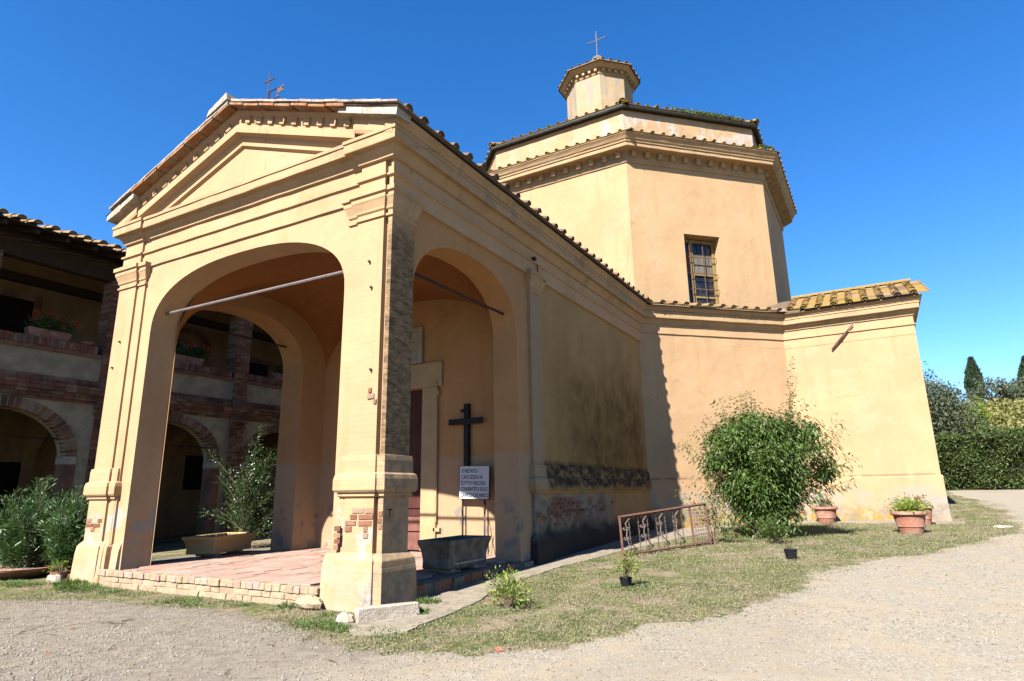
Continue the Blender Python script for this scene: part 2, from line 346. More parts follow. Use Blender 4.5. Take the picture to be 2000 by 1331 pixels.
# ground between: dry earth, straw and worn turf
g = NG('worn_turf_earth', 0.97, .05)
f1 = g.noise(1.2, 6, .65); f2 = g.noise(9, 5, .65); o = g.xyz()
earth = g.mix(g.mr(f2, .35, .65), (0.38, 0.285, 0.19), (0.47, 0.375, 0.26))
turf = g.mix(g.mr(f2, .35, .65), (0.135, 0.165, 0.055), (0.29, 0.28, 0.12))
far = g.mr(o[1], 40, 60)
c = g.mix(g.mr(f1, .40, .58), earth, turf)
c = g.mix(far, c, (0.20, 0.22, 0.09))
M['ground'] = g.out(c, g.bump(g.noise(35, 5, .7), .8, .02))
g = NG('old_concrete_paving', 0.95, .1)
c = g.mix(g.mr(g.noise(2.5, 6, .65), .35, .65), (0.42, 0.35, 0.26), (0.54, 0.46, 0.34))
c = g.mix(g.mr(g.noise(9, 6, .7), .5, .66, 0, .7), c, (0.24, 0.20, 0.16))
M['pave'] = g.out(c, g.bump(g.noise(22, 5, .7), .7, .02))
M['stonechip'] = None
g = NG('loose_stone', .95, .1)
M['stonechip'] = g.out(g.ramp(g.rnd(), [(0, (0.30, 0.25, 0.20)), (.4, (0.48, 0.42, 0.33)), (.8, (0.58, 0.52, 0.43)), (1, (0.66, 0.62, 0.54))]))
M['blade'] = leaf_mat('grass_blade', (0.13, 0.165, 0.06), (0.31, 0.28, 0.14), (0.50, 0.41, 0.25), .7, .3)
M['bladeg'] = leaf_mat('fresh_weed_leaf', (0.09, 0.17, 0.03), (0.16, 0.22, 0.06), None, .6, .3)
M['shrub'] = leaf_mat('shrub_leaf', (0.045, 0.095, 0.018), (0.12, 0.19, 0.035), (0.21, 0.27, 0.07), .45, .32)
M['olea'] = leaf_mat('oleander_leaf', (0.030, 0.075, 0.020), (0.075, 0.14, 0.040), (0.13, 0.17, 0.08), .38, .22)
M['gloss'] = leaf_mat('glossy_leaf', (0.022, 0.055, 0.016), (0.055, 0.10, 0.025), (0.10, 0.13, 0.06), .3, .18)
M['lime'] = leaf_mat('yellow_green_leaf', (0.16, 0.26, 0.035), (0.30, 0.36, 0.06), (0.48, 0.42, 0.06), .5, .35)
M['ger'] = leaf_mat('geranium_leaf', (0.035, 0.085, 0.02), (0.08, 0.14, 0.04), None, .6, .25)
M['red'] = leaf_mat('red_petal', (0.45, 0.015, 0.02), (0.60, 0.05, 0.04), None, .6, .3)
M['yel'] = leaf_mat('yellow_petal', (0.55, 0.38, 0.03), (0.60, 0.45, 0.06), None, .6, .3)
M['olive'] = leaf_mat('olive_leaf', (0.065, 0.085, 0.042), (0.13, 0.155, 0.085), None, .6, .2)
M['cyp'] = leaf_mat('cypress_leaf', (0.018, 0.042, 0.016), (0.040, 0.075, 0.026), None, .8, .1)
M['hedge'] = leaf_mat('hedge_leaf', (0.055, 0.095, 0.020), (0.10, 0.145, 0.032), (0.19, 0.20, 0.06), .5, .25)
M['hedge2'] = leaf_mat('far_hedge_leaf', (0.075, 0.11, 0.028), (0.12, 0.16, 0.045), None, .6, .25)
M['vine'] = leaf_mat('vine_leaf', (0.20, 0.21, 0.055), (0.30, 0.27, 0.09), (0.34, 0.24, 0.09), .6, .3)
M['core'] = simple('core_shade', (0.014, 0.018, 0.008), (0.03, 0.03, 0.014), 9, .95, .5)  # near-black filler: the shade inside foliage put into a colour
M['bark'] = simple('grey_bark', (0.16, 0.12, 0.08), (0.24, 0.19, 0.14), 12, .95, .6, stretch=(1, 1, .3))
M['twig'] = simple('pale_twig', (0.22, 0.15, 0.09), (0.30, 0.22, 0.14), 12, .9, .4)
M['pinkwall'] = simple('far_house_wall', (0.60, 0.38, 0.28), (0.52, 0.33, 0.24), 2, .9, .2)
M['void'] = simple('interior_shade_black', (0.012, 0.009, 0.007), (0.02, 0.014, 0.01), 3, .95, .2)  # near-black colour standing in for unlit space behind openings

# ------------------------------------------------------------------ mesh helpers
def tagt(o, label, cat, group=None):
    o['label'] = label; o['category'] = cat
    if group: o['group'] = group
    return o
def empty(name, loc, label, cat, group=None, rz=0.0):
    o = bpy.data.objects.new(name, None); COL.objects.link(o); o.location = loc
    o.rotation_euler = (0, 0, rz); o.empty_display_size = .2
    return tagt(o, label, cat, group)

class MB:
    def __init__(s, tf=None): s.v = []; s.f = []; s.tf = tf
    def add(s, vs, fs):
        b = len(s.v); s.v += [tuple(map(float, p)) for p in vs]; s.f += [tuple(b+i for i in f) for f in fs]; return s
    def box(s, x0, x1, y0, y1, z0, z1, jit=0.0, top=None):
        vs = [(x, y, z) for z in (z0, z1) for y in (y0, y1) for x in (x0, x1)]
        if top is not None:
            cx, cy = (x0+x1)/2, (y0+y1)/2
            vs = vs[:4] + [(cx+(x-cx)*top, cy+(y-cy)*top, z) for x, y, z in vs[4:]]
        if jit: vs = [tuple(c+random.uniform(-jit, jit) for c in p) for p in vs]
        return s.add(vs, [(0, 2, 3, 1), (4, 5, 7, 6), (0, 1, 5, 4), (2, 6, 7, 3), (0, 4, 6, 2), (1, 3, 7, 5)])
    def quad(s, *p): return s.add(p, [tuple(range(len(p)))])
    def tube(s, pts, r, n=8, cap=True):
        pts = [Vector(p) for p in pts]; rs = r if isinstance(r, (list, tuple)) else [r]*len(pts)
        vs = []; fs = []
        up = Vector((0, 0, 1))
        for i, p in enumerate(pts):
            d = (pts[min(i+1, len(pts)-1)]-pts[max(i-1, 0)]).normalized()
            a = d.cross(up)
            if a.length < 0.05: a = d.cross(Vector((1, 0, 0)))
            a.normalize(); b = d.cross(a)
            for k in range(n):
                t = 2*math.pi*k/n; vs.append(p+a*math.cos(t)*rs[i]+b*math.sin(t)*rs[i])
        for i in range(len(pts)-1):
            for k in range(n):
                k2 = (k+1) % n; fs.append((i*n+k, i*n+k2, (i+1)*n+k2, (i+1)*n+k))
        if cap: fs += [tuple(range(n-1, -1, -1)), tuple(range((len(pts)-1)*n, len(pts)*n))]
        return s.add(vs, fs)
    def lathe(s, prof, c=(0, 0), n=20, cap=True):
        vs = []; fs = []
        for r, z in prof:
            for k in range(n):
                t = 2*math.pi*k/n; vs.append((c[0]+r*math.cos(t), c[1]+r*math.sin(t), z))
        for i in range(len(prof)-1):
            for k in range(n):
                k2 = (k+1) % n; fs.append((i*n+k, i*n+k2, (i+1)*n+k2, (i+1)*n+k))
        if cap: fs += [tuple(range(n-1, -1, -1)), tuple(range((len(prof)-1)*n, len(prof)*n))]
        return s.add(vs, fs)
    def sweep(s, path, prof, closed=False):
        """extrude profile [(out, z)] along a plan path, mitred; outward = right of travel"""
        P0 = [Vector((p[0], p[1])) for p in path]; P = []; mid = []
        for i, a in enumerate(P0):
            P.append(a); mid.append(False)
            if i == len(P0)-1 and not closed: break
            c = P0[(i+1) % len(P0)]; m_ = int((c-a).length/.35)
            for k in range(1, m_): P.append(a+(c-a)*(k/m_)); mid.append(True)
        n = len(P); offs = []
        for i in range(n):
            ds = []
            if i > 0 or closed: ds.append((P[i]-P[i-1]).normalized())
            if i < n-1 or closed: ds.append((P[(i+1) % n]-P[i]).normalized())
            ns = [Vector((d.y, -d.x)) for d in ds]
            m = sum(ns, Vector((0, 0)))
            if len(ns) == 2: m = m/(1+ns[0].dot(ns[1]))
            offs.append(m)
        k = len(prof); vs = []
        for i in range(n):
            jo = random.uniform(-.004, .004) if mid[i] else 0; jz = random.uniform(-.005, .005) if mid[i] else 0
            for p, z in prof: q = P[i]+offs[i]*(p+jo+(random.uniform(-.003, .003) if mid[i] else 0)); vs.append((q.x, q.y, z+jz))
        fs = []
        for i in range(n if closed else n-1):
            j = (i+1) % n
            for a in range(k-1): fs.append((i*k+a, j*k+a, j*k+a+1, i*k+a+1))
        if not closed: fs += [tuple(range(k)), tuple(range((n-1)*k, n*k))]
        return s.add(vs, fs)
    def wall(s, u0, u1, z0, z1, v0, v1, arch=None, extra=()):
        """wall slab between v0 (front) and v1 (back); arch = list of (u,z) outline from left foot to right foot"""
        us = [u0]; 
        if arch is None:
            return s.box(u0, u1, min(v0, v1), max(v0, v1), z0, z1)
        a = arch
        for v in (v0, v1):
            q = [(u0, v, z0), (a[0][0], v, z0), (a[0][0], v, a[0][1]), (a[0][0], v, z1), (u0, v, z1)]
            s.add(q, [(0, 1, 2, 3, 4)])
            e = a[-1]; q = [(e[0], v, z0), (u1, v, z0), (u1, v, z1), (e[0], v, z1), (e[0], v, e[1])]
            s.add(q, [(0, 1, 2, 3, 4)])
            for i in range(len(a)-1):
                (ua, za), (ub, zb) = a[i], a[i+1]
                if abs(ub-ua) < 1e-6: continue
                s.add([(ua, v, za), (ub, v, zb), (ub, v, z1), (ua, v, z1)], [(0, 1, 2, 3)])
        o = [(a[0][0], z0)]+list(a)+[(a[-1][0], z0)]
        for i in range(len(o)-1):
            (ua, za), (ub, zb) = o[i], o[i+1]
            if abs(ua-ub)+abs(za-zb) < 1e-6: continue
            s.add([(ua, v0, za), (ub, v0, zb), (ub, v1, zb), (ua, v1, za)], [(0, 1, 2, 3)])
        s.add([(u0, v0, z0), (u0, v1, z0), (u0, v1, z1), (u0, v0, z1)], [(0, 1, 2, 3)])
        s.add([(u1, v0, z0), (u1, v1, z0), (u1, v1, z1), (u1, v0, z1)], [(0, 1, 2, 3)])
        s.add([(u0, v0, z1), (u1, v0, z1), (u1, v1, z1), (u0, v1, z1)], [(0, 1, 2, 3)])
        return s
    def mesh(s, name, mat):
        v = [s.tf(*p) for p in s.v] if s.tf else s.v
        me = bpy.data.meshes.new(name); me.from_pydata(v, [], s.f)
        if mat: me.materials.append(mat)
        return me
    def build(s, name, mat, parent=None, kind=None, smooth=False, bevel=0.0):
        me = s.mesh(name, mat)
        if smooth:
            me.shade_smooth(); me.set_sharp_from_angle(angle=R(38))
        o = bpy.data.objects.new(name, me); COL.objects.link(o)
        if parent is not None: o.parent = parent
        if kind: o['kind'] = kind
        if bevel:
            b = o.modifiers.new('b', 'BEVEL'); b.width = bevel; b.segments = 1; b.limit_method = 'ANGLE'; b.angle_limit = R(40)
        return o

def inst(name, me, parent, mw):
    o = bpy.data.objects.new(name, me); COL.objects.link(o); o.parent = parent; o.matrix_local = mw
    return o
def dup(root, loc, rz, label, group=None):
    r = root.copy(); COL.objects.link(r); r.location = loc; r.rotation_euler = (0, 0, rz); r['label'] = label
    if group: r['group'] = group
    for ch in list(root.children):
        c = ch.copy(); COL.objects.link(c); c.parent = r
        for g2 in ch.children:
            d = g2.copy(); COL.objects.link(d); d.parent = c
    return r
def basis(o, x, y, z):
    m = Matrix(((x[0], y[0], z[0], o[0]), (x[1], y[1], z[1], o[1]), (x[2], y[2], z[2], o[2]), (0, 0, 0, 1))); return m

def leafmesh(name, P, D, L, W, mat, parent=None, kind=None, fold=0.25, droop=0.0):
    """many small folded leaves; P base points, D directions (arrays n x 3)"""
    P = np.asarray(P, float); D = np.asarray(D, float); n = len(P)
    D = D/np.linalg.norm(D, axis=1, keepdims=True)
    L = np.broadcast_to(np.asarray(L, float), (n,))[:, None]; W = np.broadcast_to(np.asarray(W, float), (n,))[:, None]
    up = RNG.normal(size=(n, 3)); up[:, 2] += 1.3
    S = np.cross(D, up); S /= np.linalg.norm(S, axis=1, keepdims=True)+1e-9
    N = np.cross(S, D)
    mid = P+D*L*0.45; tip = P+D*L; tip[:, 2] -= (droop*L)[:, 0]
    a = mid+S*W*.5+N*W*fold; b = mid-S*W*.5+N*W*fold
    V = np.stack([P, a, tip, b], 1).reshape(-1, 3)
    i = np.arange(n)*4
    F = np.stack([i, i+1, i+2, i, i+2, i+3], 1).reshape(-1, 3)
    me = bpy.data.meshes.new(name); me.vertices.add(len(V)); me.vertices.foreach_set('co', V.ravel())
    me.loops.add(F.size); me.loops.foreach_set('vertex_index', F.ravel().astype(np.int32))
    me.polygons.add(len(F)); me.polygons.foreach_set('loop_start', (np.arange(len(F))*3).astype(np.int32))
    me.polygons.foreach_set('loop_total', np.full(len(F), 3, np.int32)); me.update(calc_edges=True)
    me.materials.append(mat)
    o = bpy.data.objects.new(name, me); COL.objects.link(o)
    if parent is not None: o.parent = parent
    if kind: o['kind'] = kind
    return o

# ------------------------------------------------------------------ terrain
_ty = [-300, -20, -1, 0, 16.5, 30, 33, 45, 60, 80, 110, 135, 200, 400]
_tz = [-1.0, -.1, 0, 0.02, .55, 1.28, 1.45, 2.4, 5.0, 9.0, 13.4, 15.2, 17, 12]
def zg(x, y):
    z = np.interp(y, _ty, _tz)
    return z - np.clip((np.abs(x-15)-60)/200, 0, 1)*np.clip(z, 0, 20)*0.6
def terrain_mesh():
    xs = np.unique(np.concatenate([np.linspace(-400, -20, 16), np.linspace(-20, 24, 89), np.linspace(24, 400, 18)]))
    ys = np.unique(np.concatenate([np.linspace(-300, -12, 10), np.linspace(-12, 34, 93), np.linspace(34, 60, 14), np.linspace(60, 400, 30)]))
    X, Y = np.meshgrid(xs, ys); Z = zg(X, Y)
    V = np.stack([X, Y, Z], -1).reshape(-1, 3).tolist(); nx = len(xs)
    F = [(j*nx+i, j*nx+i+1, (j+1)*nx+i+1, (j+1)*nx+i) for j in range(len(ys)-1) for i in range(nx-1)]
    b = MB(); b.v = V; b.f = F; return b
terrain_mesh().build('ground', M['ground'], None, 'structure', smooth=True)

# edge of the gravel, measured round the lawn
EDGE = [(-40, -2.6), (-14, -2.2), (-8.5, -2.0), (-6.6, -1.75), (-5.4, -1.15), (-4.4, -.85), (-3, -.85), (-1.5, -1.0), (0, -1.3), (1.2, -1.55), (2.0, -1.45),
        (2.8, -1.0), (3.5, -.1), (4.3, 1.4), (4.8, 3.2), (5.2, 5.3), (6.0, 7.1), (6.9, 8.7), (7.8, 10.3), (8.6, 12.0), (9.3, 14.5), (9.7, 18.5), (9.6, 24), (9.0, 31.6)]
def edge_pts(step=0.12):
    out = []
    for (x0, y0), (x1, y1) in zip(EDGE[:-1], EDGE[1:]):
        n = max(1, int(math.hypot(x1-x0, y1-y0)/(step if x0 > -15 else 1)))
        for i in range(n): t = i/n; out.append((x0+(x1-x0)*t, y0+(y1-y0)*t))
    out.append(EDGE[-1]); return out
EP = edge_pts()
def road():
    b = MB(); rows = []
    n = len(EP)
    for i, (x, y) in enumerate(EP):
        w = .13*math.sin(i*.13+.7)+.08*math.sin(i*.31)+.06*math.sin(i*.83+1)+.05*math.sin(i*1.9)+random.uniform(-.06, .06)
        j0 = EP[max(0, i-3)]; j1 = EP[min(n-1, i+3)]
        dx, dy = j1[0]-j0[0], j1[1]-j0[1]; l = math.hypot(dx, dy); nx, ny = dy/l, -dx/l
        px, py = x+nx*w, y+ny*w
        tgt = (x+(x-2)*1.2+4, -40) if y < 0 and x < 3.0 else None
        a = min(1, max(0, (x-1)/6)) if y < 3 else 1
        ox, oy = (x*2.2, -40) if a < 1 else (45, y)
        ox = x*2.2*(1-a)+45*a; oy = -40*(1-a)+(y*1.0-12*(1-min(1, max(0, y/14))))*a
        rows.append([(px+(ox-px)*t, py+(oy-py)*t) for t in (0, .004, .012, .03, .06, .11, .18, .3, .5, .75, 1)])
    k = len(rows[0])
    vs = [(x, y, float(zg(x, y))+(.018 if j else .002)) for r in rows for j, (x, y) in enumerate(r)]
    fs = [(i*k+j, (i+1)*k+j, (i+1)*k+j+1, i*k+j+1) for i in range(n-1) for j in range(k-1)]
    b.add(vs, fs); return b
road().build('gravel_road', M['gravel'], None, 'structure', smooth=True)

def in_lawn(x, y):
    """True where the lawn is: church side of the gravel edge and clear of buildings"""
    if y > 31 or x < -12: return False
    for (x0, y0), (x1, y1) in zip(EDGE[1:-1], EDGE[2:]):
        if x1 > x0 and y0 < 0.5 and x < 3.0:
            if x0 <= x < x1: return y > y0+(y1-y0)*(x-x0)/(x1-x0)
    for (x0, y0), (x1, y1) in zip(EDGE[10:-1], EDGE[11:]):
        if y0 <= y < y1: return x < x0+(x1-x0)*(y-y0)/(y1-y0)
    return False

# pavement strip along the side of the church
b = MB(); pv = []
L1 = [(0.75, -1.25), (1.15, -.8), (.95, 1.0), (.62, 3.0), (.60, 4.5), (.78, 6.0), (.95, 7.6), (1.25, 9.4), (1.6, 11.2), (2.1, 12.8), (3.2, 14.4), (4.4, 15.7), (8.3, 15.8)]
L0 = [(.1, -.75), (.05, -.3), (-.02, 1.0), (-.02, 3.0), (-.02, 4.5), (-.02, 6), (-.02, 7.6), (-.02, 9.4), (-.02, 11.2), (-.02, 12.6), (1.9, 14.6), (3.95, 16.6), (8.3, 16.6)]
def strip(b, A, B, h, sub=10):
    rows = []
    for i in range(len(A)-1):
        for s in range(sub):
            t = s/sub; a = [A[i][q]+(A[i+1][q]-A[i][q])*t for q in (0, 1)]; c = [B[i][q]+(B[i+1][q]-B[i][q])*t for q in (0, 1)]
            w = random.uniform(-.035, .035)
            rows.append((a, (c[0]+w, c[1]+w)))
    rows.append((A[-1], B[-1]))
    vs = []; fs = []
    for i, (a, c) in enumerate(rows):
        vs += [(a[0], a[1], float(zg(*a))+h), (c[0], c[1], float(zg(*c))+h), (c[0]+.01, c[1]-.01, float(zg(*c))-.06)]
        if i: k = 3*i; fs += [(k-3, k-2, k+1, k), (k-2, k-1, k+2, k+1)]
    b.add(vs, fs)
strip(b, L0, L1, .022)
b.build('pavement', M['pave'], None, 'structure')

# ------------------------------------------------------------------ church
CH = empty('church', (0, 0, 0), 'ochre plastered church with a pedimented arched porch, octagonal drum and small lantern', 'church')
def shear(x, y, z):
    """the facade as measured: its left end stands a little higher"""
    return (x, y, z+0.0025*max(0.0, -x)*z*min(1.0, max(0.0, (5.2-y)/1.0)) if z > .5 else z)
FR = lambda u, v, z: shear(u, -v, z)          # facade frame: u = x, v = outward
SD = lambda u, v, z: shear(v, u, z)           # side frame:   u = y, v = x
def arc_outline(u0, u1, zs, zc, n=26, e=2.5):
    c, a, h = (u0+u1)/2, (u1-u0)/2, zc-zs; out = []
    for i in range(n+1):
        t = math.pi*(1-i/n); cs, sn = math.cos(t), math.sin(t)
        out.append((c+a*math.copysign(abs(cs)**(2/e), cs), zs+h*abs(sn)**(2/e)))
    return out
AF = arc_outline(-6.66, -1.05, 4.95, 6.20, 30, 2.45)
MB(FR).wall(-7.86, -.07, .02, 7.2, -.09, -.66, AF).build('front_arch_wall', M['facade'], CH)
ASD = arc_outline(.66, 4.20, 4.85, 6.13, 26, 2.3)
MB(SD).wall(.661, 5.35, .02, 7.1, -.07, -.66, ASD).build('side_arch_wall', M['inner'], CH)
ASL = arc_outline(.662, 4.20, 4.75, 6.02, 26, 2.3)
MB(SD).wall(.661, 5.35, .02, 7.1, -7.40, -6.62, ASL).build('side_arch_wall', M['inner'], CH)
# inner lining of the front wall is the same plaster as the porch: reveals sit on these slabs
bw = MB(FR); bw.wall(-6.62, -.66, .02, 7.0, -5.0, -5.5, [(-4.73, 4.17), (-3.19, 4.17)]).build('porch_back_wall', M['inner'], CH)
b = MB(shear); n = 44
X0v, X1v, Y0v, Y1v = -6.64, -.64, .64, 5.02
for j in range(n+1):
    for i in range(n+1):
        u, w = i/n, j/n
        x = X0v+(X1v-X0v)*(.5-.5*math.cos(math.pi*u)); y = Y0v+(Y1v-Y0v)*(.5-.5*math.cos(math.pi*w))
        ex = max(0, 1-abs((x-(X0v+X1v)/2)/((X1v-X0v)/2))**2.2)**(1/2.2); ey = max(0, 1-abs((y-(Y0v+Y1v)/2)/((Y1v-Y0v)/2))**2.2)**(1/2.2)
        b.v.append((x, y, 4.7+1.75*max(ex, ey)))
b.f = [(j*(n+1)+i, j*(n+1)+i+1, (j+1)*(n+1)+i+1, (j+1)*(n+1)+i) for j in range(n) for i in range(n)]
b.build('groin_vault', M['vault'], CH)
# long walls
MB(SD).box(5.36, 12.65, -.7, -.072, -.1, 7.1).build('nave_wall', M['nave'], CH)
MB(SD).box(5.36, 15, -8.0, -7.4, -.1, 7.1).build('nave_wall', M['plain'], CH)
S2 = math.sqrt(.5)
DG = lambda u, v, z: (0+S2*u+S2*v, 12.6+S2*u-S2*v, z)      # diagonal wall: origin nave corner
MB(DG).box(-.35, 5.60, -.6, 0, 0, 7.1).build('diagonal_wall', M['apse'], CH)
TR = lambda u, v, z: (u, 16.56-v, z)
MB(TR).box(3.96, 7.93, -.6, 0, 0, 7.1).build('chapel_front_wall', M['apse'], CH)
MB().box(7.35, 7.93, 17.15, 22.5, 0, 7.1).build('chapel_end_wall', M['apse'], CH)
# battered foot of the chapel wall
bt = MB(); bt.sweep([(0.0, 12.72), (3.95, 16.55), (7.93, 16.55), (7.93, 22.4)],
    [(-.02, 0), (.09, 0), (.075, .5), (.05, 1.2), (.045, 1.92), (.03, 1.955), (-.02, 1.96)]).build('plinth', M['apse'], CH)

# pilasters with capital and plinth
CAPP = [(-.03, 6.02), (.0, 6.04), (.03, 6.05), (.03, 6.09), (.004, 6.10), (.004, 6.15), (.03, 6.18), (.035, 6.22), (.075, 6.33), (.09, 6.36), (.09, 6.43), (.125, 6.45), (.125, 6.53), (-.03, 6.535)]
BASP = [(-.03, 2.21), (.035, 2.19), (.045, 2.12), (.045, 1.94), (.085, 1.91), (.10, 1.84), (.10, 1.69), (.075, 1.655), (.045, 1.65), (.045, 1.60), (.02, 1.585), (.006, 1.58), (.006, .80), (.03, .77), (.085, .70), (.10, .55), (.12, 0.0), (-.03, 0.0)]
def pilaster(plan, z1, mat, base=True, cap=True, sh=True, baseprof=BASP, matcap=None, basepath=None):
    """plan: open path; outward to the right; body filled back to the wall"""
    prof = [(-.03, -.02), (0, -.02), (0, z1), (-.03, z1)]
    p = MB(shear if sh else None).sweep(plan, prof).build('pilaster', mat, CH)
    if cap: MB(shear if sh else None).sweep(plan, CAPP).build('capital', matcap or M['plain'], p)
    if base: MB(shear if sh else None).sweep(basepath or plan, baseprof).build('plinth', mat, p)
    return p
def solid(x0, x1, y0, y1, z0, z1, name, mat, parent=CH):
    return MB(shear).box(x0, x1, y0, y1, z0, z1).build(name, mat, parent)
# right front pier: stepped front, notch, side pilaster
pilaster([(-.94, .10), (-.94, .045), (-.72, .045), (-.72, 0), (-.15, 0), (-.15, .10)], 6.46, M['pil'], basepath=[(-.84, .10), (-.84, .045), (-.72, .045), (-.72, 0), (-.15, 0), (-.15, .10)])
pilaster([(-.085, .10), (-.085, .035), (0, .035), (0, .60), (-.08, .60)], 6.46, M['side'], matcap=M['mould'])
# left front pier
pilaster([(-7.84, .64), (-7.92, .60), (-7.92, 0), (-7.27, 0), (-7.27, .045), (-7.0, .045), (-7.0, .10)], 6.46, M['pil'], basepath=[(-7.84, .64), (-7.92, .60), (-7.92, 0), (-7.27, 0), (-7.27, .045), (-7.06, .045), (-7.06, .10)])
# pilaster where the porch meets the nave
pilaster([(-.08, 4.72), (0, 4.72), (0, 5.25), (-.08, 5.25)], 6.46, M['navepil'], matcap=M['mould'])
MB().sweep([(-.08, 5.25), (-.07, 5.2505), (-.07, 12.55)], [(p*.9, z) for p, z in BASP]).build('plinth', M['nave'], CH)
# pale splash course at the porch corner
b = MB(shear)
b.sweep([(-1.05, -.02), (-.1, -.02), (.02, .04), (.02, .66)], [(-.02, 0), (.10, 0), (.08, .3), (.06, .62), (.02, .74), (-.02, .78)])
b.build('pier_foot', M['pil'], CH)
b = MB(shear)
b.sweep([(-7.92, .66), (-7.94, -.02), (-7.1, -.02), (-7.05, .1), (-6.70, .09)], [(-.02, 0), (.10, 0), (.07, .3), (.05, .62), (.02, .74), (-.02, .78)])
b.build('pier_foot', M['pil'], CH)

# entablature
ENT = [(-7.92, 5.2), (-7.92, 0), (-7.23, 0), (-7.23, .05), (-.72, .05), (-.72, 0), (-.15, 0), (-.15, .09), (-.085, .09), (-.085, .035), (0, .035), (0, 12.6), (3.95, 16.55), (7.93, 16.55), (7.93, 22.5)]
ENT2 = [(-7.92, 5.2), (-7.92, 0), (-7.23, 0), (-7.23, .05), (-.72, .05), (-.72, 0), (0, 0), (0, 12.6), (3.95, 16.55), (7.93, 16.55), (7.93, 22.5)]
MB(shear).sweep(ENT, [(-.12, 6.44), (-.02, 6.455), (.0, 6.46), (.0, 6.76), (.02, 6.775), (.04, 6.78), (.04, 6.815), (-.02, 6.825), (-.12, 6.83)]).build('architrave', M['plain'], CH)
MB(shear).sweep(ENT, [(-.1, 6.83), (-.018, 6.828), (-.018, 7.16), (-.1, 7.17)]).build('frieze', M['plain'], CH)
MB(shear).sweep(ENT2, [(-.1, 7.08), (-.01, 7.085), (.03, 7.10), (.03, 7.13), (.05, 7.16), (.06, 7.19), (.11, 7.25), (.115, 7.275), (.14, 7.285), (.205, 7.285), (.21, 7.30),
                       (.21, 7.45), (.23, 7.455), (.23, 7.515), (.1, 7.56), (-.1, 7.57)]).build('cornice', M['mould'], CH)
MB(shear).sweep([(0, -.22), (0, 12.6), (3.95, 16.55), (7.93, 16.55), (7.93, 22.5)], [(.0, 7.52), (.22, 7.525), (.25, 7.54), (.265, 7.59), (.31, 7.635), (.33, 7.65), (.33, 7.675), (0, 7.70)]).build('eaves_moulding', M['mould'], CH)

# pediment
XR, ZR, SL = -4.0, 9.27, .345
def rz(x): return ZR-SL*abs(x-XR)
b = MB(shear); b.add([(-8.0, .04, 7.4), (0, .04, 7.4), (0, .04, 7.8), (XR, .04, 9.1), (-8.0, .04, 7.8)], [(0, 1, 2, 3, 4)])
b.add([(-8.0, .5, 7.0), (0, .5, 7.0), (0, .5, 7.8), (XR, .5, 9.1), (-8.0, .5, 7.8)], [(0, 1, 2, 3, 4)]); b.build('tympanum', M['facade'], CH)
def rake(b, x0, x1, prof):
    xs = [x0]+([XR] if x0 < XR < x1 else [])+[x1]; k = len(prof); vs = []; fs = []
    for x in xs:
        for v, off in prof: vs.append((x, -v, rz(x)-off))
    for i in range(len(xs)-1):
        for a in range(k): fs.append((i*k+a, i*k+(a+1) % k, (i+1)*k+(a+1) % k, (i+1)*k+a))
    fs += [tuple(range(k)), tuple(range((len(xs)-1)*k, len(xs)*k))]
    b.add(vs, fs)
b = MB(shear)
rake(b, -7.25, -.72, [(-.3, .10), (.20, .10), (.18, .16), (.12, .20), (.12, .40), (.18, .42), (.18, .58), (.14, .60), (.06, .62), (.05, .68), (.02, .72), (.02, .80), (-.04, .84), (-.3, .84)])
b.build('raking_cornice', M['plain'], CH)
for x0, x1 in ((-8.02, -7.251), (-.719, .16)):
    b = MB(shear); rake(b, x0, x1, [(-.3, .10), (.25, .10), (.25, .16), (.19, .20), (.19, .33), (.22, .35), (.22, .44), (.2, .5), (-.3, .5)])
    b.build('raking_cornice', M['plain'], CH)
dm = MB().box(-.03, .03, -.035, .03, -.06, .06).box(-.065, .065, -.05, .03, -.16, -.06).mesh('dentil', M['plain'])
for i in range(-9, 10):
    if i == 0: continue
    x = XR+i*.345
    if not -7.15 < x < -.8: continue
    q = Vector(shear(x, -.12, rz(x)-.185)); inst('dentil', dm, CH, Matrix.Translation(q) @ Matrix.Rotation(math.atan(SL)*(1 if x < XR else -1)*-1, 4, 'Y'))
# roofs: bases, then tiles
roof = MB(); E0, E1 = XR-4.25, .38
zl = rz(E0)+.02
roof.add([(E0, -.30, zl), (XR, -.30, ZR+.02), (E1, -.30, rz(E1)+.02), (E1, 14.0, rz(E1)+.02), (XR, 16.0, ZR+.02), (E0, 14.0, zl),
          (E0, -.36, zl-.06), (XR, -.36, ZR-.05), (E1, -.36, rz(E1)-.05), (E1, 14.0, rz(E1)-.05), (XR, 16.0, ZR-.05), (E0, 14.0, zl-.06)],
         [(0, 1, 4, 5), (1, 2, 3, 4), (6, 7, 10, 11), (7, 8, 9, 10), (0, 6, 7, 1), (1, 7, 8, 2), (2, 8, 9, 3), (0, 5, 11, 6), (3, 4, 10, 9), (4, 5, 11, 10)])
roof.v = [shear(*p) for p in roof.v]
NR = roof.build('nave_roof', M['tiled'], CH)
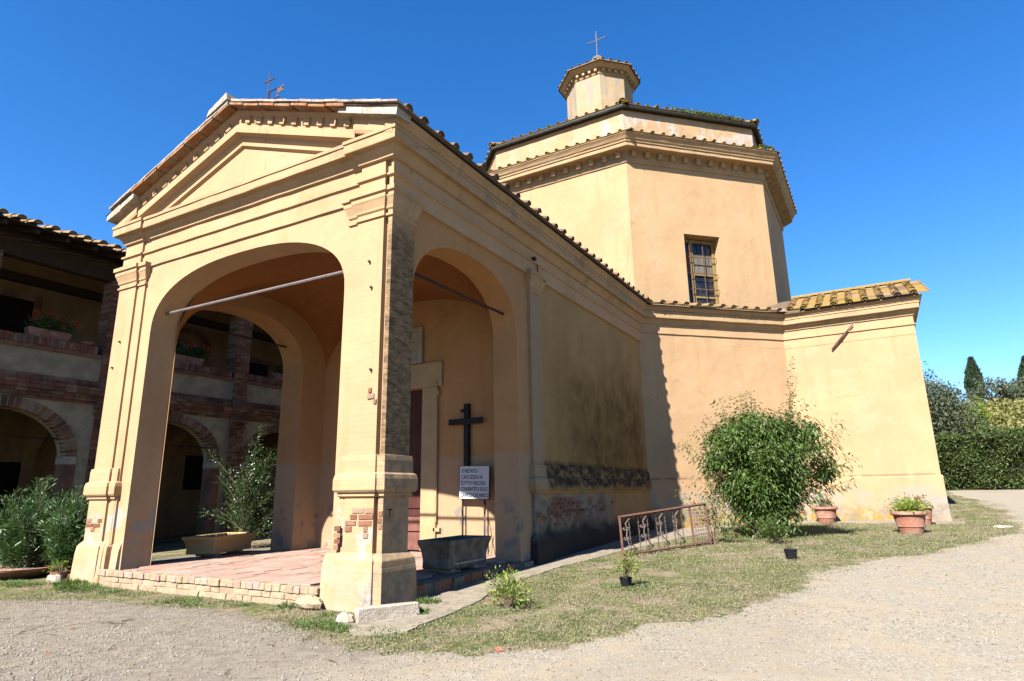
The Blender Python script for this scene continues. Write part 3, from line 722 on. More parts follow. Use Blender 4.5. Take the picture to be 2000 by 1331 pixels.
# tile shapes (local: x across, y up the slope, z normal)
def cover_mesh(name, mat, r0=.115, r1=.095, L=.52, n=6, th=.016):
    b = MB(); vs = []
    for (y, r) in ((0, r0), (L, r1)):
        for rr in (r, r-th):
            for k in range(n+1):
                t = math.pi*k/n; vs.append((rr*math.cos(t), y, rr*math.sin(t)*.86))
    m = n+1; fs = []
    for k in range(n):
        fs += [(k, k+1, 2*m+k+1, 2*m+k), (m+k, 3*m+k, 3*m+k+1, m+k+1), (k, m+k, m+k+1, k+1), (2*m+k, 2*m+k+1, 3*m+k+1, 3*m+k)]
    cap = [((r0-th)*math.cos(math.pi*k/n), .035, (r0-th)*math.sin(math.pi*k/n)*.86) for k in range(n+1)]
    b.add(vs, fs); b.add(cap, [tuple(range(n+1))]); me = b.mesh(name, mat); me.shade_smooth(); me.set_sharp_from_angle(angle=R(45)); return me
def pan_mesh(name, mat, w=.42, L=.50):
    b = MB(); h = .035
    b.add([(-w/2, 0, h), (-w/2+.03, 0, h), (-w/2+.04, 0, .012), (w/2-.04, 0, .012), (w/2-.03, 0, h), (w/2, 0, h), (w/2, 0, -.004), (-w/2, 0, -.004)] +
          [(-w/2+.02, L, h), (-w/2+.04, L, h), (-w/2+.05, L, .012), (w/2-.05, L, .012), (w/2-.04, L, h), (w/2-.02, L, h), (w/2-.02, L, -.004), (-w/2+.02, L, -.004)],
          [(k, (k+1) % 8, 8+(k+1) % 8, 8+k) for k in range(8)]+[(0, 7, 2, 1), (2, 7, 6, 3), (3, 6, 5, 4)])
    return b.mesh(name, mat)
CM = {k: cover_mesh('cover_tile', M[k]) for k in ('tile', 'tilel', 'tiled')}
CM['nave'] = cover_mesh('cover_tile', M['tiled'], .095, .08); CM['nave2'] = cover_mesh('cover_tile', M['tile'], .095, .08)
CM['small'] = cover_mesh('cover_tile', M['tilel'], .085, .07)
PM = {k: pan_mesh('pan_tile', M[k]) for k in ('tile', 'tilel', 'tiled')}
def tile_rows(parent, O, U, S, ncol, rows, pitch=.457, mat='tile', pans=True, lift=.03, over=.06, phase=0.5, clip=None, matfn=None, small=None):
    """covers and pans on a slope; O eave start, U unit along the eave, S unit up the slope"""
    U = Vector(U).normalized(); S = Vector(S).normalized(); N = U.cross(S).normalized()
    if N.z < 0: N = -N
    X = S.cross(N)
    for r in range(rows):
        for c in range(ncol):
            if clip and not clip(c, r): continue
            mk = matfn(c, r) if matfn else mat; cmk = small or mk
            p = Vector(O)+U*((c+phase)*pitch)+S*(r*.42-over)+N*(lift+.03+r*.0)
            j = Vector((random.uniform(-.018, .018), random.uniform(-.02, .02), random.uniform(-.008, .014)))
            tilt = (S+N*random.uniform(.015, .06)*-1).normalized(); n2 = X.cross(tilt).normalized()
            a = random.gauss(0, .045); x2 = (X*math.cos(a)+tilt*math.sin(a)); t2 = n2.cross(x2)
            inst('cover_tile', CM[cmk], parent, basis(p+j, x2, t2, n2))
            if pans:
                p = Vector(O)+U*((c+phase+.5)*pitch)+S*(r*.42-over*.6)+N*(lift-.005)
                inst('pan_tile', PM[mk], parent, basis(p, X, S, N))
def tile_field(parent, O, U, S, width, length, pitch=.457, mat='tilef', clip=None, start=0.0):
    """the rest of a slope as one joined tile sheet: rows of covers with stepped laps"""
    U = Vector(U).normalized(); S = Vector(S).normalized(); N = U.cross(S).normalized()
    if N.z < 0: N = -N
    b = MB(); O = Vector(O)
    nc = int(width/pitch); nr = int((length-start)/.42)
    for c in range(nc):
        for r in range(nr):
            if clip and not clip((c+.5)*pitch, start+r*.42): continue
            vs = []
            for (y, rr, h) in ((0, .105, .045), (.45, .088, .02)):
                for k in range(6):
                    t = math.pi*k/5; p = O+U*((c+.5)*pitch+rr*math.cos(t))+S*(start+r*.42+y)+N*(.01+h+rr*.86*math.sin(t)); vs.append(p)
            b.add(vs, [(k, k+1, 7+k, 6+k) for k in range(5)])
            p0 = O+U*((c+.55)*pitch)+S*(start+r*.42)+N*.04; p1 = p0+U*(pitch*.9)
            b.add([p0, p1, p1+S*.45-N*.015, p0+S*.45-N*.015], [(0, 1, 2, 3)])
    return b.build('tile_field', M[mat], parent, 'stuff', smooth=False)
cs = 1/math.hypot(1, SL); sn = SL*cs
nslope = 4.42/cs
tile_rows(NR, (E1+.02, -.36, rz(E1)+.02), (0, 1, 0), (-cs, 0, sn), 29, 2, mat='tiled', lift=-.03, over=.03, small='nave', matfn=lambda c, r: 'tiled' if random.random() < .6 else 'tile')
tile_field(NR, (E1, -.36, rz(E1)+.02), (0, 1, 0), (-cs, 0, sn), 13.6, nslope, start=.84)
tile_field(NR, (E0, -.30, zl), (0, 1, 0), (cs, 0, sn), 13.6, nslope)
# flat tiles and stone lumps along the front rake
def slab_along(x0, x1, t, y0, y1, mat, name, parent, off=0.0, jit=0.0):
    b = MB(shear)
    vs = [(x, y, rz(x)+off+dz) for dz in (-t, 0) for y in (y0, y1) for x in (x0, x1)]
    if jit: vs = [(a+random.uniform(-jit, jit), c+random.uniform(-jit, jit), d+random.uniform(-jit, jit)) for a, c, d in vs]
    b.add(vs, [(0, 2, 3, 1), (4, 5, 7, 6), (0, 1, 5, 4), (2, 6, 7, 3), (0, 4, 6, 2), (1, 3, 7, 5)])
    return b.build(name, mat, parent)
for side in (-1, 1):
    for i in range(7):
        a, c = XR+side*(.02+i*.46), XR+side*(.46+i*.46+.0)
        x0, x1 = min(a, c), max(a, c)-.012
        slab_along(x0, x1, .05, -.41, -.1, M['tavella'], 'rake_tile', NR, .0-.012*(i % 2)-.04, .006)
    for i in range(12 if side < 0 else 13):
        a, c = XR+side*(.05+i*.335), XR+side*(.05+i*.335+.33)
        slab_along(min(a, c), max(a, c), .045, -.40, .2, M['stonel'], 'verge_tile', NR, .045, .008)
for x0, x1 in ((-8.2, -7.72), (-7.71, -7.23), (-.98, -.42), (-.41, .36)):
    slab_along(x0, x1, .17, -.34, .0, M['stone'], 'verge_stone', NR, -.02, .012)
slab_along(-4.66, -4.06, .15, -.42, .25, M['stonel'], 'ridge_stone', NR, .20, .02)
rt = cover_mesh('ridge_tile', M['tilel'], .15, .13, .5)
for i in range(30):
    inst('ridge_tile', rt, NR, basis((XR, .1+i*.45, ZR+.035), (1, 0, 0), (0, 1, .03), (0, -.03, 1)))

# roof over the diagonal and the side chapel
DR = MB(); e = .36
DR.add([DG(-.15, e, 7.69), DG(5.75, e, 7.69), DG(5.75, -2.1, 8.50), DG(-.15, -2.1, 8.50), DG(-.15, e, 7.65), DG(5.75, e, 7.65)], [(0, 1, 2, 3), (0, 4, 5, 1)])
DR = DR.build('diagonal_roof', M['tiled'], CH)
S_d = Vector((-S2, S2, 0))*2.46+Vector((0, 0, .81)); S_d.normalize()
tile_rows(DR, DG(-.05, e+.02, 7.70), (S2, S2, 0), S_d, 12, 1, mat='tile')
tile_field(DR, DG(-.05, e, 7.70), (S2, S2, 0), S_d, 5.6, 2.5, start=.42)
TRf = MB(); YE, YR, ZE, ZT = 16.2, 19.5, 7.69, 9.02
TRf.add([(3.6, YE, ZE), (8.16, YE, ZE), (8.16, YR, ZT), (-.4, YR, ZT), (8.16, 22.9, ZE), (0, 22.9, ZE),
         (8.16, YE, ZE-.05), (8.16, YR, ZT-.07), (8.16, 22.9, ZE-.05), (3.6, YE, ZE-.05)],
        [(0, 1, 2, 3), (3, 2, 4, 5), (1, 6, 7, 2), (2, 7, 8, 4), (0, 9, 6, 1)])
TRf = TRf.build('chapel_roof', M['tiled'], CH)
S_t = Vector((0, YR-YE, ZT-ZE)).normalized()
tile_rows(TRf, (4.05, YE-.03, ZE+.01), (1, 0, 0), S_t, 9, 8, pitch=.470, mat='tilel', clip=lambda c, r: c*.47+4.05 > 4.1-r*.3, matfn=lambda c, r: random.choice(('tilel', 'tilel', 'tile', 'tilel', 'tiled')))
MB().add([(7.6, 16.6, 7.05), (7.6, 22.4, 7.05), (7.95, 22.4, 7.05), (7.95, 16.6, 7.05), (7.95, 19.5, 8.95)], [(3, 2, 4)]).build('gable', M['apse'], CH)
for i in range(9):
    inst('ridge_tile', rt, TRf, basis((4.15+i*.45, YR, ZT+.04), (0, -1, 0), (1, 0, .03), (-.03, 0, 1)))
mp = MB(); mp.box(-.14, .16, -.1, .1, -.05, .07, .03); mp.box(-.05, .1, -.12, .05, .03, .12, .02)
mp.tf = lambda x, y, z: (4.03+x, 16.5+y, 7.78+z); mp.build('mortar_lump', M['marble'], CH)

# drum
CX, CY = -3.96, 22.3; T8 = math.tan(math.pi/8)
def octo(a, cx=CX, cy=CY):
    pts = []
    for k in range(8):
        t = math.pi/8+k*math.pi/4; rr = a/math.cos(math.pi/8)
        pts.append((cx+rr*math.sin(t), cy-rr*math.cos(t)))
    return pts[::1]            # counter-clockwise seen from above starting at A/B corner -> outward is right of travel
OC = octo(7.6)
def face_frame(k, a=7.6, cx=CX, cy=CY):
    p = octo(a, cx, cy); A = Vector(p[k]); B = Vector(p[(k+1) % 8]); U = (B-A).normalized(); N = Vector((U.y, -U.x))
    return A, U, N, (B-A).length
for k in range(8):
    A, U, N, Ln = face_frame(k)
    tf = (lambda A, U, N: lambda u, v, z: (A.x+U.x*u+N.x*v, A.y+U.y*u+N.y*v, z))(A, U, N)
    w = MB(tf)
    if k == 0:
        w.wall(0, Ln, 7.3, 14.6, 0, -.55, [(2.30, 11.55), (3.91, 11.55)]); FB = tf
    else: w.box(0, Ln, -.5, 0, 7.3, 14.6)
    w.build('drum_wall', M['drum'], CH)
MB().sweep(OC, [(-.1, 14.38), (.04, 14.39), (.06, 14.44), (.06, 14.52), (.07, 14.56), (.07, 14.80), (.12, 14.83), (.50, 14.85), (.51, 14.87), (.51, 15.00), (.55, 15.02), (.56, 15.08),
                (.60, 15.12), (.64, 15.20), (.70, 15.28), (.72, 15.30), (.72, 15.35), (-.1, 15.55)], True).build('drum_cornice', M['mould'], CH)
mm = MB().box(-.085, .085, 0, .17, .0, .17).box(-.10, .10, 0, .20, .17, .22).mesh('modillion', M['plain'])
DC = [o for o in CH.children if o.name.startswith('drum_cornice')][0]
for k in range(8):
    A, U, N, Ln = face_frame(k, 7.67)
    nn = 11
    for i in range(nn):
        p = A+U*(Ln*(i+.5)/nn); inst('modillion', mm, DC, basis((p.x, p.y, 14.60), (U.x, U.y, 0), (N.x, N.y, 0), (0, 0, 1)))
LD = MB().sweep(OC, [(-.3, 15.60), (-.2, 15.74), (.74, 15.38), (.74, 15.35)], True).build('ledge_roof', M['tiled'], CH)
for k in (7, 0, 1):
    A, U, N, Ln = face_frame(k, 8.35); slope = Vector((-N.x, -N.y, .41)).normalized()
    tile_rows(LD, (A.x, A.y, 15.38), (U.x, U.y, 0), slope, 15, 1, pitch=Ln/15, mat='tilel', pans=True, over=.02, lift=-.02, small='small')
MB().sweep(octo(7.4), [(-.3, 15.4), (0, 15.4), (0, 17.2), (-.3, 17.2)], True).build('attic_wall', M['attic'], CH)
MB().sweep(octo(7.4), [(-.05, 16.93), (.10, 16.93), (.16, 16.90), (.21, 16.92), (.235, 16.98), (.23, 17.05), (.19, 17.06), (.0, 17.1)], True).build('gutter', M['gutter'], CH)
RT = MB(); ro = octo(7.60); RT.v = [(x, y, 17.08) for x, y in ro]+[(CX, CY, 19.9)]; RT.f = [(k, (k+1) % 8, 8) for k in range(8)]
RT = RT.build('drum_roof', M['tilef'], CH)
for k in (6, 7, 0, 1):
    A, U, N, Ln = face_frame(k, 7.62); slope = Vector((-N.x, -N.y, .365)).normalized()
    tile_rows(RT, (A.x, A.y, 17.10), (U.x, U.y, 0), slope, 14, 1 if k == 6 else 2, pitch=Ln/14, mat='tilel', pans=(k != 6), over=.03, lift=.0, small='small',
              clip=lambda c, r: not (r == 1 and c in (0, 13)))
for k in range(8):
    A, U, N, Ln = face_frame(k, 7.6); slope = Vector((-N.x, -N.y, .365)).normalized()
    tile_field(RT, (A.x, A.y, 17.1), (U.x, U.y, 0), slope, Ln, 7.9, start=.84,
               clip=lambda u, s, Ln=Ln: T8*s*.93+.2 < u < Ln-T8*s*.93-.2 and s < 6.6)
for k in range(8):
    p = Vector((*ro[k], 17.14)); d = (Vector((CX, CY, 19.96))-p); n = int(d.length/.45); d.normalize(); side = d.cross(Vector((0, 0, 1))).normalized(); nn = side.cross(d)
    if k in (7, 0, 1, 2):
        for i in range(n-3): inst('hip_tile', rt, RT, basis(p+d*(i*.45-.1)+nn*.03, side, d, nn))
# moss along the gutter of the diagonal face
A, U, N, Ln = face_frame(0, 7.72); n = 1500
u = RNG.beta(2.2, 1.7, n)*Ln*.62+Ln*.30; Pm = np.stack([A.x+U.x*u-N.x*RNG.uniform(0, .3, n), A.y+U.y*u-N.y*RNG.uniform(0, .3, n), 17.08+RNG.uniform(0, .16, n)], 1)
leafmesh('moss_tufts', Pm, RNG.normal(size=(n, 3))+[0, 0, 1], .09, .04, M['moss'], RT, 'stuff')
A, U, N, Ln = face_frame(0, 8.2); n = 260
u = Ln-RNG.uniform(0, .7, n); Pm = np.stack([A.x+U.x*u, A.y+U.y*u, 15.5+RNG.uniform(0, .12, n)], 1)
leafmesh('moss_tufts', Pm, RNG.normal(size=(n, 3))+[0, 0, 1], .08, .04, M['moss'], LD, 'stuff')
# drum window
wf = MB(FB); u0, u1, z0, z1 = 2.34, 3.87, 8.2, 11.5
wf.box(u0, u0+.10, -.52, -.42, z0, z1).box(u1-.10, u1, -.52, -.42, z0, z1).box(u0+.1, u1-.1, -.52, -.42, z1-.12, z1)
wf.box(u0+.42, u0+.55, -.515, -.43, z0, z1-.12)
for z in (9.05, 10.0): wf.box(u0+.55, u1-.1, -.51, -.44, z, z+.07)
WF = wf.build('window_frame', M['winwood'], CH)
for (a, c, zz0, zz1) in ((u0+.1, u0+.42, z0, z1-.12), (u0+.55, u1-.1, z0, 9.05), (u0+.55, u1-.1, 9.12, 10.0), (u0+.55, u1-.1, 10.07, z1-.12)):
    MB(FB).box(a, c, -.50, -.49, zz0, zz1).build('pane', M['glass'], WF)
MB(FB).box(u0+.18, u1-.12, -.487, -.484, 10.05, 10.95).build('curtain', M['curtain'], WF)
wb = MB(FB)
for z in (9.35, 10.0, 10.7): wb.box(u0-.0, u1+.0, -.30, -.275, z, z+.035)
for k in range(2): wb.box(u0+.30+k*.6, u0+.325+k*.6, -.28, -.255, z0, z1)
wb.build('window_bars', M['rust'], WF)
MB(FB).box(u0-.1, u1+.1, -.8, -.56, z0, z1+.1).build('dark_backing', M['void'], WF)  # black box behind the panes, painted as the dark inside the drum

# lantern
LX, LY, LB = -4.6, 22.3, 1.7
MB().sweep(octo(LB, LX, LY), [(-.2, 18.5), (0, 18.5), (0, 23.7), (-.2, 23.7)], True).build('lantern_wall', M['lantern'], CH)
LC = MB().sweep(octo(LB, LX, LY), [(-.1, 23.50), (.03, 23.51), (.05, 23.56), (.02, 23.58), (.02, 23.80), (.22, 23.82), (.24, 23.86), (.28, 23.94), (.36, 23.99), (.38, 24.03), (-.1, 24.1)], True).build('lantern_cornice', M['mould'], CH)
cb = MB().box(-.07, .07, 0, .16, 0, .15).mesh('corbel', M['frame'])
for k in range(8):
    A, U, N, Ln = face_frame(k, LB+.02, LX, LY)
    for i in range(4):
        p = A+U*(Ln*(i+.5)/4); inst('corbel', cb, LC, basis((p.x, p.y, 23.64), (U.x, U.y, 0), (N.x, N.y, 0), (0, 0, 1)))
LR = MB(); lo = octo(LB+.46, LX, LY); LR.v = [(x, y, 24.08) for x, y in lo]+[(LX, LY, 25.25)]+[(x, y, 24.03) for x, y in lo]
LR.f = [(k, (k+1) % 8, 8) for k in range(8)]+[(k, 9+k, 9+(k+1) % 8, (k+1) % 8) for k in range(8)]
LR = LR.build('lantern_roof', M['tilef'], CH)
cml = cover_mesh('cover_tile', M['tilel'], .10, .06, .9)
for k in range(8):
    A, U, N, Ln = face_frame(k, LB+.48, LX, LY); slope = Vector((-N.x, -N.y, .54)).normalized(); nn = Vector((U.x, U.y, 0)).cross(slope); nn = nn if nn.z > 0 else -nn
    X = slope.cross(nn)
    for i in range(4):
        p = A+U*(Ln*(i+.5)/4); inst('cover_tile', cml, LR, basis((p.x, p.y, 24.08), X, slope, nn))
MB().lathe([(.40, 25.1), (.38, 25.6), (.34, 25.78), (.24, 25.92), (.15, 25.98), (.05, 26.02)], (LX, LY), 12).build('finial_base', M['trough'], CH)

# door, surround, plaque, tie rods, anchor
DO = MB(FR).box(-4.75, -3.17, -5.22, -5.15, 1.12, 4.2).build('door', M['door'], CH)
for x in (-4.70, -3.92):
    for z in (1.3, 2.3, 3.2): MB(FR).box(x+.08, x+.68, -5.15, -5.12, z, z+.78).build('door_panel', M['door'], DO)
MB(FR).box(-4.75, -3.17, -5.20, -5.13, .34, .74).box(-4.75, -3.17, -5.20, -5.12, .77, 1.10).build('kick_board', M['doorl'], DO)
b = MB(FR); b.box(-3.19, -2.74, -5.0, -4.93, .34, 4.17).box(-5.18, -4.73, -5.0, -4.93, .34, 4.17)
b.box(-5.32, -2.60, -5.0, -4.925, 4.171, 4.78); b.build('door_surround', M['frame'], CH, bevel=.015)
PL = MB(FR).box(-4.70, -3.22, -5.0, -4.95, 4.79, 5.70).build('plaque', M['marble'], CH)
MB(FR).box(-4.72, -3.20, -4.95, -4.90, 5.60, 5.72).box(-3.32, -3.20, -4.95, -4.90, 4.79, 5.60).box(-4.72, -4.60, -4.95, -4.90, 4.79, 5.60).box(-4.6, -3.32, -4.95, -4.90, 4.79, 4.90).build('plaque_frame', M['marble'], PL)
for z, w in ((5.36, 1.0), (5.24, .7), (5.1, .85)): MB(FR).box(-3.96-w/2, -3.96+w/2, -4.951, -4.947, z, z+.028).build('inscription_line', M['mortar'], PL)
MB(shear).tube([(-2.72, 4.9, 4.3), (-2.72, 4.93, 2.9), (-2.72, 4.93, 1.0)], .018, 6).box(-2.77, -2.67, 4.90, 4.99, 3.93, 4.06).box(-2.80, -2.62, 4.93, 4.99, .78, .86).build('wall_conduit', M['frame'], CH)
def rod(p, q, r, mat): return MB(shear).tube([p, q], r, 6).build('tie_rod', mat, CH)
rod((-6.62, .33, 5.40), (-.95, .33, 5.40), .028, M['rod']); rod((-.33, .62, 5.40), (-.33, 4.24, 5.40), .028, M['iron']); rod((-7.1, .62, 5.45), (-7.1, 4.26, 5.45), .028, M['iron'])
b = MB(TR); b.tube([(5.44, .07, 6.24), (5.8, .10, 6.63), (6.18, .07, 7.03)], [.028, .034, .02], 6).tube([(5.78, -.05, 6.6), (5.78, .13, 6.6)], .035, 6); b.build('wall_anchor', M['rust'], CH)
b = MB(); b.tube([(.02, 4.86, 6.86), (.10, 4.86, 6.86)], .05, 6).tube([(.05, 5.02, 6.78), (.05, 5.08, 6.50), (.10, 5.3, 6.42)], .014, 5); b.build('iron_stub', M['iron'], CH)
for x, z in ((-.42, 5.30), (-.36, 4.85), (-.30, 3.5), (-7.60, 4.85), (-7.75, 4.30)):
    MB(shear).tube([(x, .02, z), (x+.01, -.04, z)], .022, 5).build('wall_peg', M['iron'], CH)
# bricks laid bare where the plaster has fallen
BRM = MB().box(0, .27, -.012, .012, 0, .072, .004).mesh('brick', M['brick'])
BRD = BRM.copy(); BRD.materials.clear(); BRD.materials.append(M['brickdo'])
def patch(tf_o, U, N, cells, me=None):
    for (u, c, w) in cells:
        p = Vector(tf_o)+Vector(U)*(u+random.uniform(-.01, .01))+Vector((0, 0, c*.088+random.uniform(-.004, .004)))+Vector(N)*.006
        s = w+random.uniform(-.03, .03)
        m = basis(p, Vector(U), Vector(N), Vector((0, 0, 1))) @ Matrix.Diagonal((s, 1, random.uniform(.9, 1.05), 1)); inst('brick', me or BRM, CH, m)
patch((-.56, 0, 1.18), (1, 0, 0), (0, -1, 0), [(0, 2, .9), (.27, 2, .6), (-.02, 1, .5), (.14, 1, 1), (-.12, 0, .8), (.13, 0, .9), (-.35, -1, .45), (-.12, -1, .5), (.24, -1, .3), (-.34, -2, .45), (.25, -2, .3), (-.33, -3, .4), (-.34, -4, .35)])
patch((-.072, .035, 1.22), (1, 0, 0), (0, -1, 0), [(0, 0, .24), (0, 1, .24), (0, -1, .24)])
patch((-.42, 0, 3.05), (1, 0, 0), (0, -1, 0), [(.08, 0, .5), (.1, 1, .25), (.2, -1, .2)])
patch((-7.9, 0, 1.08), (1, 0, 0), (0, -1, 0), [(.0, 0, .9), (.27, 0, .9), (.2, -1, .5), (.0, 1, .6), (.42, 1, .5)])
cells = []
for r in range(-1, 6):
    for c in range(9):
        u = c*.29+(.14 if r % 2 else 0); pr = 1-abs(u-.9)/1.7-abs(r-2.3)/6.0
        if random.random() < pr*1.9: cells.append((u, r, .95))
patch((-.064, 5.32, .98), (0, 1, 0), (1, 0, 0), cells, BRD)
patch((-.062, 7.9, 1.22), (0, 1, 0), (1, 0, 0), [(.0, 0, .9), (.4, 1, .9), (.8, 0, .9), (.55, -1, .8), (1.3, 1, .7)], BRD)
patch((.006, 4.76, 1.05), (0, 1, 0), (1, 0, 0), [(.0, 0, .9), (.25, 0, .6), (.03, 1, .6)])
def text_mesh(txt, size, mat, name, parent, mw, ext=.001, xs=1.0, off=.008):
    cu = bpy.data.curves.new('t', 'FONT'); cu.body = txt; cu.size = size; cu.extrude = ext; cu.offset = size*off
    to = bpy.data.objects.new('t', cu); me = bpy.data.meshes.new_from_object(to); bpy.data.objects.remove(to); bpy.data.curves.remove(cu)
    me.materials.clear(); me.materials.append(mat); me.name = name
    return inst(name, me, parent, mw @ Matrix.Diagonal((xs, 1, 1, 1)))
text_mesh('T', .16, M['iron'], 'painted_letter', CH, basis((.012, .13, 1.30), (0, 1, 0), (0, 0, 1), (1, 0, 0)))

# ------------------------------------------------------------------ porch floor
PF = MB().box(-7.25, -.06, .0, 5.1, -.05, .285).box(-8.5, -7.25, .7, 5.3, -.05, .275).build('porch_floor', M['mortar'], None, 'structure')
ftm = [MB().box(0, .405, 0, .405, 0, .028, .004).mesh('floor_tile', M['ftile']) for _ in range(4)]
for j in range(12):
    for i in range(17):
        x, y = -7.2+i*.418+(.2 if j % 2 else 0), -.02+j*.418+.02
        if x > -.55 or (y < .5 and (x < -6.75 or x > -1.45)) or y > 4.8: continue
        if x < -6.9 and y < .6: continue
        inst('floor_tile', random.choice(ftm), PF, Matrix.Translation((x, y, .283+random.uniform(0, .008))) @ Matrix.Rotation(random.uniform(-.012, .012), 4, 'Z') @ Matrix.Rotation(random.uniform(-.008, .008), 4, 'X'))
# brick-on-edge nosing and rubble riser
x = -7.02; 
while x < -1.2:
    w = random.uniform(.13, .19)
    MB().box(x, x+w-.008, -.155+random.uniform(-.012, .012), .0, .20, .305+random.uniform(-.006, .008), .006).build('nosing_brick', M['paint_edge'] if random.random() < .75 else M['ftile'], PF, bevel=.01); x += w
for row, (z0, z1) in enumerate(((.10, .185), (-.04, .095))):
    x = -6.9+.07*row
    while x < -1.15:
        w = random.uniform(.16, .42)
        MB().box(x, x+w-.006, -.14-.015*row+random.uniform(-.012, .012), .0, z0, z1+.006, .008).build('riser_stone', M['paint_edge'], PF, bevel=.008); x += w
y = .62
while y < 4.6:
    w = random.uniform(.2, .42)
    MB().box(-.09, .0+random.uniform(-.02, .03), y, y+w-.012, -.02+.03*y, .28+random.uniform(-.02, .01), .014).build('edge_stone', M['trough'] if random.random() < .6 else M['brick'], PF, bevel=.01); y += w

# loose lumps at the foot of the corner pier
b = MB(); b.box(-.42, .42, -.11, .11, -.05, .17, .03)
o_ = b.build('kerb_stone', M['stone'], None, bevel=.02); o_.location = (.42, -.28, .02); o_.rotation_euler = (0, .02, R(58))
tagt(o_, 'long weathered grey kerb stone lying against the foot of the corner pier', 'stone')
def boulder(loc, s, label, mat='stone', group=None):
    bpy_m = MB(); n = 9
    vs = []; rings = 5
    for i in range(rings):
        for k in range(n):
            t = 2*math.pi*k/n; ph = math.pi*(i+.5)/rings
            r = 1+random.uniform(-.18, .18); vs.append((math.sin(ph)*math.cos(t)*r*s[0], math.sin(ph)*math.sin(t)*r*s[1], math.cos(ph)*r*s[2]))
    fs = [(i*n+k, i*n+(k+1) % n, (i+1)*n+(k+1) % n, (i+1)*n+k) for i in range(rings-1) for k in range(n)]+[tuple(range(n)), tuple(range((rings-1)*n, rings*n))[::-1]]
    bpy_m.add(vs, fs); o = bpy_m.build('stone', M[mat]); o.location = (loc[0], loc[1], float(zg(loc[0], loc[1]))+s[2]*.5+loc[2])
    return tagt(o, label, 'stone', group)
boulder((.10, -.72, 0), (.13, .10, .09), 'small pale rounded stone between weeds left of the long kerb stone')
boulder((-1.12, -.22, .04), (.24, .12, .10), 'rough mortared lump under the right end of the porch step', 'paint_edge')
boulder((-8.35, -.22, 0), (.22, .13, .12), 'rough grey lump at the outer foot of the left front pier')
boulder((8.95, 14.6, 0), (.24, .12, .05), 'flat pale stone on the grass beyond the church corner')
boulder((2.62, -1.05, 0), (.05, .04, .03), 'small reddish chip on the near edge of the lawn', 'terra')
for k, (x, y) in enumerate(((1.15, 1.0), (-2.9, -2.5), (-1.7, -3.3))):
    boulder((x, y, 0), (.045, .035, .02), ['small brick chip in the grass beside the paving strip', 'small reddish clod on the grey gravel in front of the step', 'small dark clod on the gravel nearest the camera at left'][k], 'brick')

# ------------------------------------------------------------------ roof cross and vane
rc = empty('roof_cross', (LX, LY, 25.98), 'pale grey iron cross with ball ends on top of the lantern', 'cross')
def loc_build(b, name, mat, par, **k): return b.build(name, mat, par, **k)
MB().tube([(0, 0, 0), (0, 0, 1.62)], .032, 6).build('upright', M['rod'], rc)
MB().tube([(-.50, .0, 1.12), (.50, .0, 1.12)], .03, 6).build('crossbar', M['rod'], rc)
for p in ((-.52, 0, 1.12), (.52, 0, 1.12), (0, 0, 1.66)):
    MB().lathe([(.0, -.055), (.045, -.03), (.055, 0), (.045, .03), (.0, .055)], (0, 0), 8, False).build('ball', M['rod'], rc).location = p
wv = empty('weather_vane', (-3.77, .3, 9.42), 'rusty wind vane with small cross and swallow-tailed banner on the porch gable', 'weather vane')
MB().tube([(0, 0, 0), (0, 0, .48)], .014, 6).build('pole', M['iron'], wv)
MB().tube([(0, 0, .46), (.0, 0, .96)], .011, 6).build('upright', M['rust'], wv)
MB().tube([(-.15, 0, .76), (.15, 0, .76)], .016, 6).build('crossbar', M['rust'], wv)
b = MB(); b.tube([(.02, 0, .47), (.36, 0, .47)], .012, 5).tube([(.02, 0, .25), (.36, 0, .25)], .010, 5).tube([(.05, 0, .25), (.05, 0, .47)], .014, 5)
b.build('banner_frame', M['iron'], wv)
b = MB()
for dy in (-.006, .006): b.add([(.28, dy, .46), (.50, dy, .49), (.43, dy, .42), (.50, dy, .36), (.30, dy, .34), (.26, dy, .26), (.34, dy, .26)], [(0, 1, 2, 3, 4), (4, 5, 6)])
b.build('banner', M['rust'], wv)
# black cross on the porch wall
bc = empty('wall_cross', (-1.85, 4.93, 0), 'tall plain black wooden cross fixed to the back wall of the porch', 'cross')
MB().box(-.065, .065, -.05, .045, 1.75, 3.66).build('upright', M['black'], bc, bevel=.006)
MB().box(-.48, .48, -.075, -.05, 3.18, 3.32).build('crossbar', M['black'], bc, bevel=.006)
MB().box(-.12, -.04, -.10, -.05, 3.46, 3.53).build('nail', M['iron'], bc)

